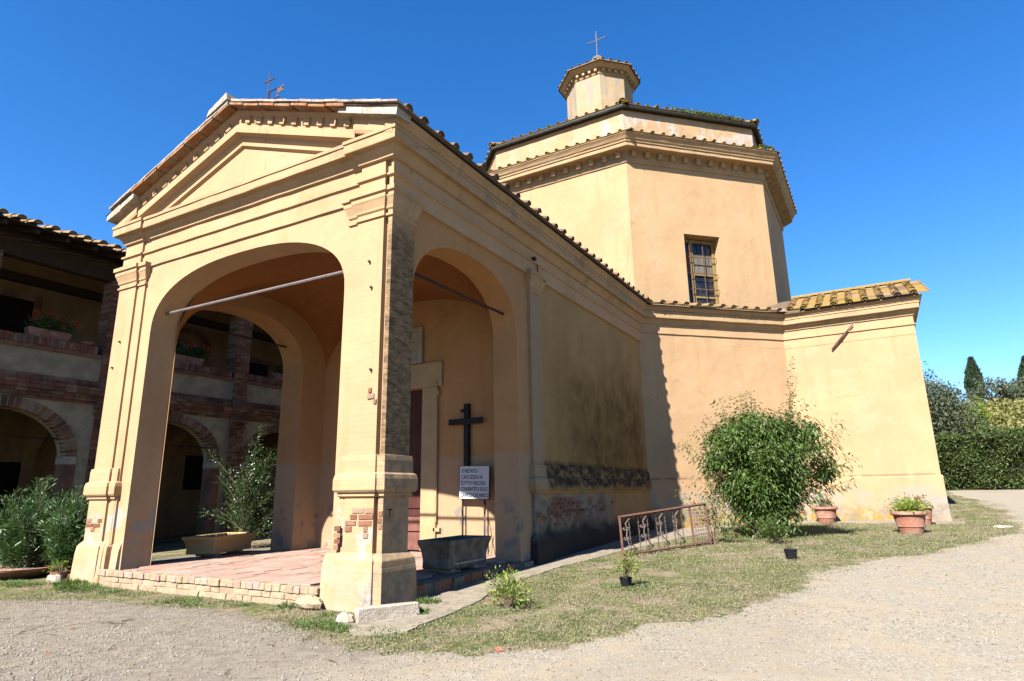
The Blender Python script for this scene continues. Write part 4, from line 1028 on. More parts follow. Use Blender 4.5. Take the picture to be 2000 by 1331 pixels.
# ------------------------------------------------------------------ sign
sg = empty('notice_sign', (-1.63, 4.84, .30), 'white notice board with black Italian lettering on two dark posts behind the stone trough', 'sign')
tilt = Matrix.Rotation(R(1.5), 4, 'Y')
bd = MB().box(-.40, .40, -.012, .012, 1.20, 1.92).build('board', M['sign'], sg, bevel=.004); bd.matrix_local = tilt
for x in (-.405, .397): 
    q = MB().box(x, x+.010, -.018, .014, 1.19, 1.93).build('board_edge', M['iron'], sg); q.matrix_local = tilt
for z in (1.19, 1.92): 
    q = MB().box(-.40, .40, -.018, .014, z, z+.008).build('board_edge', M['iron'], sg); q.matrix_local = tilt
for i, (t, xx, ws) in enumerate((('E·VIETATO -', -.33, .46), ("L'ACCESSO·A·", -.345, .58), ('TUTTI·I·VEICOLI·', -.365, .69), ('CONSENTITO SOLO', -.355, .71), ('CARICO·E·SCARICO', -.355, .74))):
    o = text_mesh(t, .135, M['letter'], 'lettering', sg, Matrix.Identity(4))
    w = o.dimensions[0] if o.dimensions[0] > 0 else max(v.co.x for v in o.data.vertices)
    w = max(v.co.x for v in o.data.vertices)
    o.matrix_local = tilt @ basis((xx, -.016, 1.77-i*.132), (1, 0, 0), (0, 0, 1), (0, -1, 0)) @ Matrix.Diagonal((ws/w, .88, 1, 1))
for x in (-.30, .29): MB().tube([(x, .035, 0), (x, .035, 1.86)], .022, 6).build('post', M['iron'], sg)
MB().tube([(-.30, .05, .95), (-.62, .42, .02)], .010, 5).build('brace', M['iron'], sg)
MB().tube([(.29, .05, .95), (.55, -.35, .02)], .010, 5).build('brace', M['rod'], sg)
MB().tube([(.35, .06, .0), (.58, .3, 1.0)], .008, 5).build('brace', M['rod'], sg)

# ------------------------------------------------------------------ troughs
def trough(name, loc, rzv, Lh, Wh, z0, z1, mat, matp, label, soil=True, feet=True):
    e = empty(name, loc, label, 'planter', None, rzv)
    b = MB(); prof = []
    H = z1-z0
    for t, k in ((0, .80), (.04, .84), (.10, .83), (.30, .82), (.60, .88), (.80, .97), (.82, 1.0), (1.0, 1.02)): prof.append((k, z0+H*t))
    vs = []; 
    for k, z in prof: vs += [(-Wh*k, -Lh*(1-(1-k)*.55), z), (Wh*k, -Lh*(1-(1-k)*.55), z), (Wh*k, Lh*(1-(1-k)*.55), z), (-Wh*k, Lh*(1-(1-k)*.55), z)]
    n = len(prof); fs = [(i*4+j, i*4+(j+1) % 4, (i+1)*4+(j+1) % 4, (i+1)*4+j) for i in range(n-1) for j in range(4)]+[(3, 2, 1, 0)]
    t = .07; vs += [(-Wh+t, -Lh+t, z1), (Wh-t, -Lh+t, z1), (Wh-t, Lh-t, z1), (-Wh+t, Lh-t, z1), (-Wh+t, -Lh+t, z1-.10), (Wh-t, -Lh+t, z1-.10), (Wh-t, Lh-t, z1-.10), (-Wh+t, Lh-t, z1-.10)]
    a = (n-1)*4; c = n*4
    fs += [(a+j, a+(j+1) % 4, c+(j+1) % 4, c+j) for j in range(4)]+[(c+j, c+(j+1) % 4, c+4+(j+1) % 4, c+4+j) for j in range(4)]
    b.add(vs, fs); b.build('basin', mat, e, bevel=.012)
    for s in (-1, 1):
        pb = MB(); xx = s*Wh*.835
        pb.box(min(xx, xx+s*.02), max(xx, xx+s*.02), -Lh*.72, Lh*.72, z0+H*.14, z0+H*.20).box(min(xx, xx+s*.02), max(xx, xx+s*.02), -Lh*.72, -Lh*.69, z0+H*.20, z0+H*.52).box(min(xx, xx+s*.02), max(xx, xx+s*.02), Lh*.69, Lh*.72, z0+H*.20, z0+H*.52)
        pb.build('moulding', matp, e)
    if soil: MB().quad((-Wh+t, -Lh+t, z1-.06), (Wh-t, -Lh+t, z1-.06), (Wh-t, Lh-t, z1-.06), (-Wh+t, Lh-t, z1-.06)).build('soil', M['soil'], e)
    if feet:
        for s in (-1, 1): MB().box(-Wh*.6, Wh*.6, s*Lh*.55-.08, s*Lh*.55+.08, 0, z0+.01).build('foot', matp, e)
    return e
t1 = trough('stone_trough', (-.50, 2.58, .31), R(2), .70, .335, .05, .53, M['trough'], M['stone'], 'dark weathered stone trough in front of the notice sign under the side arch')
n = 160; leafmesh('weed', np.stack([RNG.uniform(-.25, .25, n), RNG.uniform(-.5, .5, n), np.full(n, .47)], 1), RNG.normal(size=(n, 3))*[1, 1, .3]+[0, 0, .4], .10, .02, M['gloss'], t1)
t2 = trough('stone_trough', (-7.62, 2.92, .31), R(22.5), .88, .42, .06, .45, M['troughy'], M['stone'], 'ochre stone trough, floor light in its colour, in the left side arch of the porch', group if False else True)
n = 200; leafmesh('dry_stems', np.stack([RNG.uniform(-.3, .3, n), RNG.uniform(-.7, .7, n), np.full(n, .38)], 1), RNG.normal(size=(n, 3))*[1, 1, .3]+[0, 0, .5], .12, .02, M['bark'], t2)

# ------------------------------------------------------------------ wrought iron railing panel
rl = empty('iron_railing', (1.30, 6.26, .19), 'rusty wrought iron railing panel with scrolls standing on the lawn by the side wall', 'railing')
A_ = Vector((0, 0, 0)); Bv = Vector((1.205, 2.80, .085)); Ld = Bv.length; Uv = Bv.normalized()
def rp(u, h, off=0): # point in the panel plane
    k = u/Ld; top = .87+.135*k
    q = Uv*u+Vector((0, 0, .03+(top-.03)*h)); q += Vector((-.05*h, .02*h, 0))+Vector((.918, -.395, 0))*off
    return q
def rbar(name, u0, h0, u1, h1, r, mat, par): return MB().tube([rp(u0, h0), rp(u1, h1)], r, 4).build(name, mat, par)
rbar('top_rail', -.02, 1, Ld, 1, .032, M['rust'], rl); rbar('bottom_rail', 0, .07, Ld, .07, .024, M['rust'], rl)
for u in (0, Ld*.80, Ld): rbar('upright', u, -.04, u, 1, .033, M['rust'], rl)
for i in range(7):
    u = .28+i*.30; pts = [rp(u+.012*math.sin(k*1.6), .30+.06*k) for k in range(10)]
    MB().tube([rp(u, .08), rp(u, .97)], .009, 4).build('twisted_bar', M['iron'], rl)
    b = MB(); b.tube([rp(u+.010*math.sin(k*2.1), .28+.022*k) for k in range(26)], [.008+.010*(k % 2) for k in range(26)], 5); b.build('twisted_bar', M['rustl'], rl)
def spiral(u, h, r, turns, s=1):
    pts = []
    for k in range(22):
        t = k/21*turns*2*math.pi; rr = r*(1-k/24); pts.append(rp(u+s*rr*math.cos(t), h+rr*math.sin(t)/.9))
    return pts
for i in range(4):
    u = .17+i*.56
    b = MB()
    b.tube([rp(u, .08), rp(u+.05, .30), rp(u, .50), rp(u+.03, .66), rp(u, .82), rp(u+.14, .94)], .013, 5)
    for h in (.44, .68):
        for s in (-1, 1): b.tube(spiral(u+s*.055, h, .046, 1.2, s), .010, 4)
    b.build('scroll', M['rustl'], rl)
    b = MB(); b.tube(spiral(u+.10, .14, .05, 1.3), .008, 4).tube(spiral(u+.22, .15, .045, 1.3, -1), .008, 4).tube([rp(u+.02, .42), rp(u+.28, .16)], .011, 4); b.build('scroll', M['iron'], rl)
b = MB(); u0 = Ld*.82; u1 = Ld*.98
for i in range(5):
    for j in range(10):
        b.tube(spiral(u0+(i+.5)*(u1-u0)/5+(.01 if j % 2 else 0), .12+j*.086, .034, 1.1, 1 if (i+j) % 2 else -1), .009, 4)
b.build('scroll', M['rustl'], rl)
MB().tube([rp(Ld, -.02), rp(Ld, -.02)+Vector((.55, .15, -.01))], .014, 4).build('foot_bar', M['rust'], rl)

# ------------------------------------------------------------------ plants
def unit(n): v = RNG.normal(size=(n, 3)); return v/np.linalg.norm(v, axis=1, keepdims=True)
def shoots(base, ends, sag, leaves_per_m, start, leafL, leafW, angle, jitter=.15):
    """curved shoots base->end; returns shoot polylines and leaf bases/dirs"""
    P = []; D = []; LS = []; lines = []
    for b0, e in zip(base, ends):
        b0 = np.array(b0); e = np.array(e); m = (b0+e)/2+np.array([(e[0]-b0[0])*-.16, (e[1]-b0[1])*-.16, sag*np.linalg.norm(e-b0)])
        ts = np.linspace(0, 1, 8)[:, None]; c = (1-ts)**2*b0+2*ts*(1-ts)*m+ts**2*e; lines.append(c)
        L = np.linalg.norm(np.diff(c, axis=0), axis=1).sum(); n = max(3, int(L*(1-start)*leaves_per_m))
        t = RNG.uniform(start, 1, n)[:, None]; p = (1-t)**2*b0+2*t*(1-t)*m+t**2*e
        d = 2*(1-t)*(m-b0)+2*t*(e-m); d /= np.linalg.norm(d, axis=1, keepdims=True)
        r = unit(n); r -= d*(r*d).sum(1, keepdims=True); r /= np.linalg.norm(r, axis=1, keepdims=True)+1e-9
        P.append(p+r*RNG.uniform(0, jitter*.2, (n, 1))); D.append(d*math.cos(angle)+r*math.sin(angle)); LS.append(leafL*RNG.uniform(.65, 1.15, n)*(1-.25*t[:, 0]))
    return lines, np.concatenate(P), np.concatenate(D), np.concatenate(LS)
def stems_mesh(lines, r0, r1, mat, parent, name='stem', n=5):
    b = MB()
    for c in lines: k = len(c); b.tube([tuple(p) for p in c], [r0+(r1-r0)*i/(k-1) for i in range(k)], n, False)
    return b.build(name, mat, parent)

# the big shrub on the lawn
sx, sy = 3.45, 11.0; sz = float(zg(sx, sy))
sh = empty('shrub', (sx, sy, sz), 'large bushy green shrub with drooping leaves and tall stray shoots on the lawn', 'shrub')
base = []; ends = []
for i in range(150):
    t = random.uniform(0, 2*math.pi); el = math.acos(random.uniform(-.55, .98)); rr = random.uniform(.55, 1.12)
    ex, ey, ez = math.sin(el)*math.cos(t), math.sin(el)*math.sin(t), math.cos(el)
    lop = 1+.12*math.sin(3*t)+.1*random.uniform(-1, 1)
    q = (.28+ex*1.72*rr*lop, ey*1.35*rr*lop, 1.95+ez*1.40*rr)
    if q[2] < 1.2: q = (q[0]*(.45+.45*q[2]), q[1]*(.45+.45*q[2]), q[2])
    base.append((random.uniform(-.22, .22), random.uniform(-.2, .2), 0)); ends.append(q)
for (ex, ez) in ((-1.45, 2.9), (-1.05, 3.15), (-.65, 3.35), (-.25, 3.75), (-.05, 3.55), (.1, 3.85), (.35, 3.35), (.55, 3.3), (1.05, 3.3), (1.42, 3.5), (1.3, 3.1), (1.6, 3.0), (-1.9, 2.6), (2.05, 2.55), (2.2, 2.9), (-1.75, 2.2), (1.9, 2.3), (-1.2, 3.3), (-.75, 3.75)):
    base.append((ex*.15, 0, .2)); ends.append((ex, random.uniform(-.5, .5), ez))
lines, P, D, LS = shoots(base, ends, .10, 88, .38, .15, .05, 1.0, 1.2)
D[:, 2] -= .55
k = RNG.uniform(size=len(P)) < 1.0
leafmesh('foliage', P+RNG.normal(size=P.shape)*.05, D, LS, LS*.30, M['shrub'], sh, None, .2, .25)
# inner leaf mass
nc = 74; cc = unit(nc)*RNG.uniform(.45, .95, (nc, 1))*[1.75, 1.2, 1.2]+[.16, 0, 2.12]
lowc = cc[:, 2] < 1.35; cc[lowc, 0] = cc[lowc, 0]*.55; cc[lowc, 1] *= .5
n = 13500; ix = RNG.integers(0, nc, n); q = cc[ix]+unit(n)*RNG.uniform(0, 1, (n, 1))**.5*RNG.uniform(.22, .46, (nc, 1))[ix]
q[:, 2] = np.maximum(q[:, 2], .45)
dd = unit(n); dd[:, 2] -= .8
leafmesh('foliage', q, dd, RNG.uniform(.10, .17, n), .045, M['shrub'], sh, None, .2, .2)
n = 2600; q = RNG.normal(size=(n, 3))*[.36, .30, .36]+[.12, 0, .75]; q[:, 2] = np.abs(q[:, 2]); dd = unit(n); dd[:, 2] -= .6
leafmesh('foliage', q, dd, RNG.uniform(.10, .17, n), .05, M['shrub'], sh, None, .2, .2)
# one long whip
lines2, P, D, LS = shoots([(.9, 0, 2.6), (.85, .1, 2.4), (.95, -.1, 2.4)], [(1.22, .0, 4.72), (1.28, .1, 4.2), (1.1, -.1, 4.0)], 0, 55, .2, .13, .03, 1.0)
D[:, 2] -= .3; leafmesh('foliage', P, D, LS, LS*.26, M['shrub'], sh)
stems_mesh(lines, .016, .004, M['bark'], sh); stems_mesh(lines2, .010, .004, M['twig'], sh)
b = MB()
for i in range(14):
    t = i*.45; b.tube([(.1*math.cos(t), .1*math.sin(t), -.05), (.3*math.cos(t), .25*math.sin(t), .7), (.75*math.cos(t)+.1, .6*math.sin(t), 1.7)], [.045, .03, .015], 6)
b.build('trunk', M['bark'], sh)
# trailing vine over the railing end
vi = empty('climbing_vine', (2.55, 9.3, .30), 'thin leafy climber growing up behind the end of the iron railing', 'vine')
lines, P, D, LS = shoots([(0, 0, 0)]*9, [(.1, .1, 1.7), (.0, .3, 1.35), (-.75, -.2, 1.35), (.3, .2, 1.0), (.55, .3, .75), (.7, .5, .45), (.1, .5, 1.15), (-.35, .1, 1.25), (.95, .6, .55)], .12, 60, .3, .13, .05, 1.0, 1.0)
D[:, 2] -= .25; leafmesh('foliage', P, D, LS, LS*.42, M['shrub'], vi); stems_mesh(lines, .010, .004, M['twig'], vi)

# small shrub close to the camera
def small_plant(name, loc, h, spread, nsh, mat, label, cat='plant', pot=None, group=None, leaf=.07, par=None, z=None, dens=70, start=.3):
    z = float(zg(loc[0], loc[1])) if z is None else z
    e = empty(name, (loc[0], loc[1], z), label, cat, group)
    h0 = 0
    if pot:
        r, ph, pm = pot
        MB().lathe([(r*.72, 0), (r*.8, ph*.3), (r*.95, ph*.85), (r*1.0, ph), (r*.9, ph), (r*.88, ph*.9)], (0, 0), 14).build('pot', M[pm], e, smooth=True)
        h0 = ph*.85; MB().lathe([(r*.88, h0), (0.001, h0+.01)], (0, 0), 14, False).build('soil', M['soil'], e)
    base = [(random.uniform(-.03, .03), random.uniform(-.03, .03), h0) for _ in range(nsh)]
    ends = []
    for i in range(nsh):
        t = random.uniform(0, 2*math.pi); s = spread*random.uniform(.2, 1); ends.append((s*math.cos(t), s*math.sin(t), h0+(h-h0)*random.uniform(.45, 1)*(1-.25*s/spread)))
    lines, P, D, LS = shoots(base, ends, .12, dens, start, leaf, .03, .9, .8)
    leafmesh('foliage', P, D, LS, LS*.42, M[mat], e); stems_mesh(lines, .007, .003, M['twig'], e, n=4)
    return e
small_plant('young_shrub', (1.62, .86), .58, .42, 26, 'lime', 'low light green young shrub near the paving strip, closest to the camera', leaf=.075, dens=80)
small_plant('potted_sapling', (2.55, 2.98), .62, .26, 16, 'lime', 'yellow green sapling in a black pot below the near end of the iron railing', pot=(.105, .15, 'blackpot'), leaf=.07)
small_plant('potted_sapling', (4.56, 6.95), .46, .22, 5, 'lime', 'nearly bare sapling in a small black pot on the lawn right of the railing', pot=(.13, .19, 'blackpot'), leaf=.05, dens=14)
small_plant('young_shrub', (3.95, 9.6), .75, .45, 22, 'shrub', 'small leafy bush at the right foot of the big shrub', leaf=.11, dens=60)
# big terracotta pots by the far wall
def terracotta(name, x, y, r, h, label, z=None):
    z = float(zg(x, y)) if z is None else z
    e = empty(name, (x, y, z), label, 'flower pot', 'terracotta pots by the chapel wall')
    MB().lathe([(r*.62, 0), (r*.70, h*.28), (r*.745, h*.30), (r*.745, h*.35), (r*.74, h*.36), (r*.86, h*.80), (r*.94, h*.82), (r*1.0, h*.86), (r*1.0, h*.97), (r*.97, h), (r*.86, h), (r*.84, h*.88)], (0, 0), 26).build('pot', M['terra'], e, smooth=True)
    MB().lathe([(r*.85, h*.90), (.001, h*.93)], (0, 0), 20, False).build('soil', M['soil'], e)
    return e
p1 = terracotta('terracotta_pot', 6.82, 12.75, .43, .56, 'large terracotta pot with yellow green leaves in front of the chapel wall')
lines, P, D, LS = shoots([(random.uniform(-.2, .2), random.uniform(-.2, .2), .5) for _ in range(34)], [(random.uniform(-.42, .50), random.uniform(-.35, .35), random.uniform(.56, .74)) for _ in range(34)], .35, 90, .1, .11, .04, .9, 1)
leafmesh('foliage', P, D, LS, LS*.4, M['lime'], p1)
p2 = terracotta('terracotta_pot', 4.62, 15.9, .38, .50, 'terracotta pot with dark red plant half behind the big shrub')
lines, P, D, LS = shoots([(0, 0, .45)]*16, [(random.uniform(-.3, .3), random.uniform(-.3, .3), random.uniform(.55, .72)) for _ in range(16)], .2, 70, .1, .09, .04, .9, 1)
leafmesh('foliage', P, D, LS, LS*.5, M['ger'], p2); leafmesh('flowers', P[::9]+[0, 0, .04], D[::9]+[0, 0, 1], .06, .06, M['red'], p2, 'stuff')
p3 = terracotta('terracotta_pot', 7.22, 15.35, .31, .56, 'terracotta pot with a few red flowers behind the pot with yellow green leaves')
lines, P, D, LS = shoots([(0, 0, .5)]*9, [(random.uniform(-.3, .3), random.uniform(-.3, .3), random.uniform(.6, .78)) for _ in range(9)], .2, 50, .1, .09, .04, .9, 1)
leafmesh('foliage', P, D, LS, LS*.5, M['ger'], p3); leafmesh('flowers', P[::8]+[0, 0, .05], D[::8]+[0, 0, 1], .07, .07, M['red'], p3, 'stuff')

# oleanders by the left pier
def oleander(x, y, h, spread, nsh, label, seed):
    z = float(zg(x, y)); e = empty('oleander', (x, y, z), label, 'shrub', 'oleanders beside the left front pier')
    base = []; ends = []
    for i in range(nsh):
        t = random.uniform(0, 2*math.pi); s = spread*math.sqrt(random.uniform(0, 1)); base.append((.25*s*math.cos(t), .25*s*math.sin(t), .1))
        ends.append((s*math.cos(t), s*math.sin(t)*.8, h*random.uniform(.42, 1)*(1-.35*(s/spread)**2)))
    lines, P, D, LS = shoots(base, ends, .05, 90, .25, .17, .02, .75, .6)
    leafmesh('foliage', P, D, LS, LS*.17, M['olea'], e, None, .1, .1); stems_mesh(lines, .013, .005, M['bark'], e, n=4)
    n = 2600; q = unit(n)*(RNG.uniform(0, 1, (n, 1))**.5)*[spread*.85, spread*.7, h*.36]+[0, 0, h*.42]; dd = unit(n)+[0, 0, .5]
    leafmesh('foliage', q, dd, .16, .030, M['olea'], e)
    return e
oleander(-10.35, .15, 2.25, 1.05, 120, 'tall oleander bush in the wide pot at the left edge of the picture', 1)
oleander(-8.75, .25, 1.95, .82, 100, 'dense oleander bush touching the left front pier', 2)
e = empty('wide_bowl', (-10.05, -.15, float(zg(-10, -.15))), 'wide shallow terracotta bowl with low dark plant below the left oleander', 'flower pot')
MB().lathe([(.42, 0), (.62, .14), (.70, .17), (.72, .21), (.68, .22), (.62, .17)], (0, 0), 28).build('pot', M['terra'], e, smooth=True)
MB().lathe([(.64, .17), (.001, .19)], (0, 0), 20, False).build('soil', M['ftile'], e)
n = 420; leafmesh('foliage', np.stack([RNG.normal(-.25, .2, n), RNG.normal(0, .2, n), RNG.uniform(.18, .30, n)], 1), unit(n)+[0, 0, .6], .06, .025, M['gloss'], e)
small_plant('flower_pot', (-8.38, -.15), .48, .22, 14, 'lime', 'small terracotta pot with yellow flowers against the left front pier', 'flower pot', (.17, .20, 'terra'), leaf=.06)

# tall glossy shrub beyond the left arch
tx, ty = -9.55, 5.0
tp = empty('tall_shrub', (tx, ty, float(zg(tx, ty))), 'tall open shrub with small glossy leaves seen through the left side arch', 'shrub')
base = []; ends = []
for i in range(56):
    h = random.uniform(.3, 2.55); w = 1.0+.55*(1-h/2.6); side = random.uniform(-1, 1); base.append((0, 0, h*.45))
    ends.append((side*w*1.35*random.uniform(.5, 1)*(1.15 if side < 0 else .8), random.uniform(-.5, .8), h+abs(side)*.35))
ends += [(.35, 0, 3.5), (.1, .1, 3.0), (.7, .2, 2.8), (.0, -.1, 2.6), (-1.9, 0, 2.75), (-2.4, .1, 1.05)]; base += [(.05, 0, .4)]*4+[(0, 0, 1.2), (0, 0, .5)]
lines, P, D, LS = shoots(base, ends, .06, 125, .30, .10, .03, .9, .9)
leafmesh('foliage', P+RNG.normal(size=P.shape)*.03, D, LS, LS*.42, M['gloss'], tp); stems_mesh(lines, .012, .004, M['bark'], tp, n=4)

# ------------------------------------------------------------------ hedge, trees, far things
def hedge(name, p0, p1, depth, h, mat, n, label, leaf=.13, wob=.15):
    p0 = np.array(p0, float); p1 = np.array(p1, float); L = np.linalg.norm(p1-p0); u = (p1-p0)/L; v = np.array([u[1], -u[0]])
    z0 = float(zg(*p0)); e = empty(name, (p0[0], p0[1], z0), label, 'hedge')
    tf = lambda a, c, z: (u[0]*a+v[0]*c, u[1]*a+v[1]*c, z+float(zg(p0[0]+u[0]*a, p0[1]+u[1]*a))-z0)
    b = MB(tf)
    for i in range(int(L/2)+1):
        a = i*2; b.box(a, min(L, a+2), -depth/2+.18, depth/2-.18, -.2, h-.22)
    b.build('shade_core', M['core'], e)  # solid dark boxes standing in for shade between the hedge leaves
    f = RNG.uniform(0, 1, n); a = RNG.uniform(0, L, n)
    c = np.where(f < .62, depth/2, np.where(f < .72, -depth/2, RNG.uniform(-depth/2, depth/2, n))); z = np.where(f < .72, RNG.uniform(.0, h, n), h)
    bump = wob*np.sin(a*1.9+z*2.2)+wob*.7*np.sin(a*4.3-z*3.1)
    nx = np.where(f < .62, 1.0, np.where(f < .72, -1.0, 0)); c = c+nx*bump+RNG.normal(0, .07, n); z = z+np.where(f >= .72, bump, 0)+RNG.normal(0, .05, n)
    P = np.stack([u[0]*a+v[0]*c, u[1]*a+v[1]*c, z+zg(p0[0]+u[0]*a, p0[1]+u[1]*a)-z0], 1)
    D = unit(n)*.9+np.stack([v[0]*nx, v[1]*nx, np.full(n, -.1)], 1)*.7
    leafmesh('foliage', P, D, leaf*RNG.uniform(.7, 1.3, n), leaf*.5, M[mat], e, None, .15)
    return e
hedge('clipped_hedge', (7.5, 33.4), (22, 31.6), 1.6, 2.75, 'hedge', 30000, 'long clipped dark green hedge beside the gravel road', .14)
hedge('loose_hedge', (10.2, 42.5), (17.5, 41.6), 1.6, 2.5, 'hedge2', 12000, 'taller loose hedge growing behind the clipped hedge', .2, .28)
def crown_tree(name, loc, trunk_h, c, rad, n, leaf, mat, label, cat='tree', group=None, clumps=16, core=True, lw=.35):
    z = float(zg(loc[0], loc[1])); e = empty(name, (loc[0], loc[1], z), label, cat, group)
    b = MB(); b.tube([(0, 0, -.2), (.1, 0, trunk_h*.5), (0, .1, trunk_h), (c[0]*.5, c[1], c[2])], [rad[0]*.09, rad[0]*.07, rad[0]*.06, rad[0]*.03], 8)
    for i in range(6):
        t = i*1.05; b.tube([(0, 0, trunk_h*.8), (rad[0]*.35*math.cos(t), rad[1]*.35*math.sin(t), trunk_h+rad[2]*.4), (c[0]+rad[0]*.7*math.cos(t), c[1]+rad[1]*.7*math.sin(t), c[2]+rad[2]*.3)], [rad[0]*.04, rad[0]*.025, .02], 5)
    b.build('trunk', M['bark'], e)
    q = unit(clumps)*RNG.uniform(.45, .85, (clumps, 1))*rad+c; idx = RNG.integers(0, clumps, n)
    w = unit(n)*RNG.uniform(.2, 1, (n, 1))**.5*(np.array(rad)*RNG.uniform(.30, .48, (clumps, 1))[idx]); P = q[idx]+w
    D = unit(n)+w*.4/np.mean(rad)
    leafmesh('crown', P, D, leaf*RNG.uniform(.7, 1.3, n), leaf*lw, M[mat], e, None, .15)
    return e
crown_tree('olive_tree', (8.8, 40.5), 1.6, (-.2, 0, 4.3), (3.3, 2.8, 3.5), 30000, .22, 'olive', 'large grey green olive tree behind the church corner and the hedge', clumps=80, lw=.34)
crown_tree('olive_tree', (11.6, 41.5), .8, (.0, 0, 2.2), (1.6, 1.3, 2.0), 5000, .18, 'olive', 'low silvery olive bush between the large olive and the far hedge', clumps=18, lw=.28)
crown_tree('young_tree', (13.3, 52), 1.2, (0, 0, 2.7), (1.0, .9, 1.7), 2200, .26, 'lime', 'bright yellow green young tree right of the large olive', clumps=14)
for i, (x, y, r, lab) in enumerate(((20.8, 98, 3.0, 'rounded olive tree below the nearer cypress'), (25.3, 104, 2.6, 'small olive tree between the two cypresses'), (28.2, 100, 2.8, 'olive tree in front of the far pink house'), (32, 99, 3.2, 'olive tree at the right edge below the second cypress'), (23.0, 100, 2.2, 'low olive tree just right of the nearer cypress'))):
    crown_tree('olive_tree', (x, y), 1.0, (0, 0, r*.75), (r, r*.8, r*.8), 1500, .45, 'olive', lab+' on the hillside', 'tree', None, 12)
def cypress(loc, h, r, label):
    z = float(zg(loc[0], loc[1])); e = empty('cypress_tree', (loc[0], loc[1], z), label, 'tree', None)
    MB().tube([(0, 0, -.3), (0, 0, h*.9)], [.3, .05], 7).build('trunk', M['bark'], e)
    prof = lambda t: r*(np.sin(np.pi*np.clip(t*.80+.17, 0, 1)))**.8*(1-t**4)+.05
    n = 9000; t = RNG.uniform(0, 1, n)**1.0; a = RNG.uniform(0, 2*np.pi, n); rr = prof(t)*(1+.12*np.sin(a*5+t*14))*RNG.uniform(.72, 1.05, n)
    P = np.stack([rr*np.cos(a)+(.25*t), rr*np.sin(a), .6+t*(h-.6)], 1); D = np.stack([np.cos(a)*.35, np.sin(a)*.35, np.ones(n)], 1)+RNG.normal(size=(n, 3))*.25
    leafmesh('crown', P, D, RNG.uniform(.4, .7, n), .22, M['cyp'], e)
    b = MB(); b.lathe([(float(prof(np.array(k/12)))*.78+.01, .6+k/12*(h-.7)) for k in range(13)], (0, 0), 12); b.build('crown_shade_core', M['core'], e)  # solid dark core standing in for shade inside the crown
    return e
cypress((20.4, 109), 7.1, .95, 'tall dark cypress standing alone on the ridge, the nearer one to the church')
cypress((28.6, 119), 7.3, 1.15, 'dark cypress cut by the right edge of the picture beside the pink house')
fh = empty('far_house', (28.4, 131, float(zg(28, 131))-.2), 'small far house with pinkish walls and tiled roof on the ridge', 'house')
MB().box(-3.2, 3.2, -2.5, 2.5, 0, 1.3).build('wall', M['pinkwall'], fh)
MB().add([(-3.5, -2.8, 1.25), (3.5, -2.8, 1.25), (3.5, 2.8, 1.25), (-3.5, 2.8, 1.25), (-2.2, 0, 2.2), (3.2, 0, 2.5)], [(0, 1, 5, 4), (1, 2, 5), (2, 3, 4, 5), (3, 0, 4)]).build('roof', M['tavella'], fh)
MB().box(-1.6, -1.1, -.3, .3, 1.6, 2.7).build('chimney', M['pinkwall'], fh)
MB().box(-.4, .4, -2.55, -2.49, .3, 1.0).build('window', M['void'], fh)
# vineyard rows as one mass
P = []
for r in range(13):
    y = 62+r*2.3; n = 1500; x = RNG.uniform(5, 45, n); yy = y+RNG.normal(0, .25, n)+(x-15)*.15
    P.append(np.stack([x, yy, zg(x, yy)+RNG.uniform(.2, 1.5, n)], 1))
P = np.concatenate(P); leafmesh('vineyard', P, unit(len(P)), .42, .30, M['vine'], None, 'stuff')

# ------------------------------------------------------------------ cloister wing
CLX = -13.0
CL = empty('cloister_wing', (0, 0, 0), 'shaded brick and plaster loggia wing with arches and tiled eaves at the left', 'building')
CF = lambda u, v, z: (CLX+v, u, z)
BAYS = [-8.60, -4.2, .20, 4.66, 9.05, 13.4]; HW = 1.56
for i, c in enumerate(BAYS):
    u0 = c-2.2 if i == 0 else (BAYS[i-1]+c)/2; u1 = c+2.2 if i == len(BAYS)-1 else (BAYS[i+1]+c)/2
    ar = [(c-HW, .1)]+[(c+HW*math.cos(math.pi*(1-k/20)), 2.75+1.26*math.sin(math.pi*k/20)) for k in range(21)]+[(c+HW, .1)]
    MB(CF).wall(u0, u1, -.1, 4.95, 0, -.5, ar[1:-1]).build('arcade_wall', M['oldpl'], CL)
    rb = MB(CF); nb = 34
    for k in range(nb):
        t0, t1 = math.pi*k/nb+.012, math.pi*(k+1)/nb-.012
        vs = []
        for v in (-.3, .025):
            for rr in (0, .27):
                for t in (t0, t1): vs.append((c+(HW-.004+rr)*math.cos(math.pi-t), v+random.uniform(-.004, .004), 2.75+(1.255+rr)*math.sin(math.pi-t)))
        rb.add(vs, [(0, 1, 3, 2), (4, 6, 7, 5), (0, 4, 5, 1), (2, 3, 7, 6), (0, 2, 6, 4), (1, 5, 7, 3)])
    rb.build('arch_bricks', M['brickd'], CL, 'stuff')
    for s in (-1, 1):
        e0 = c+s*HW; MB(CF).box(min(e0-s*.03, e0+s*.28), max(e0-s*.03, e0+s*.28), -.5, .05, 2.58, 2.80).build('impost', M['stone'], CL, bevel=.02)
        MB(CF).box(min(e0-s*.005, e0+s*.27), max(e0-s*.005, e0+s*.27), -.49, .02, 0, 2.58).build('jamb', M['brickd'], CL)
    MB(CF).tube([(c-HW, -.25, 3.28), (c+HW, -.25, 3.28)], .022, 5).build('tie_rod', M['iron'], CL)
    # parapet panel, rails
    MB(CF).box(u0, u1, -.38, -.03, 4.95, 5.62).build('parapet_panel', M['oldpl'], CL)
    rr_ = MB(CF); x = u0+.26
    while x < u1-.30: rr_.box(x, x+.085, -.45, .06+random.uniform(-.008, .008), 5.74, 5.95+random.uniform(-.008, .008)); x += .095
    rr_.build('rail_bricks', M['brickd'], CL, 'stuff')
    MB(CF).box(u0, u1, -.42, .03, 5.62, 5.735).build('parapet_rail', M['brickd'], CL)
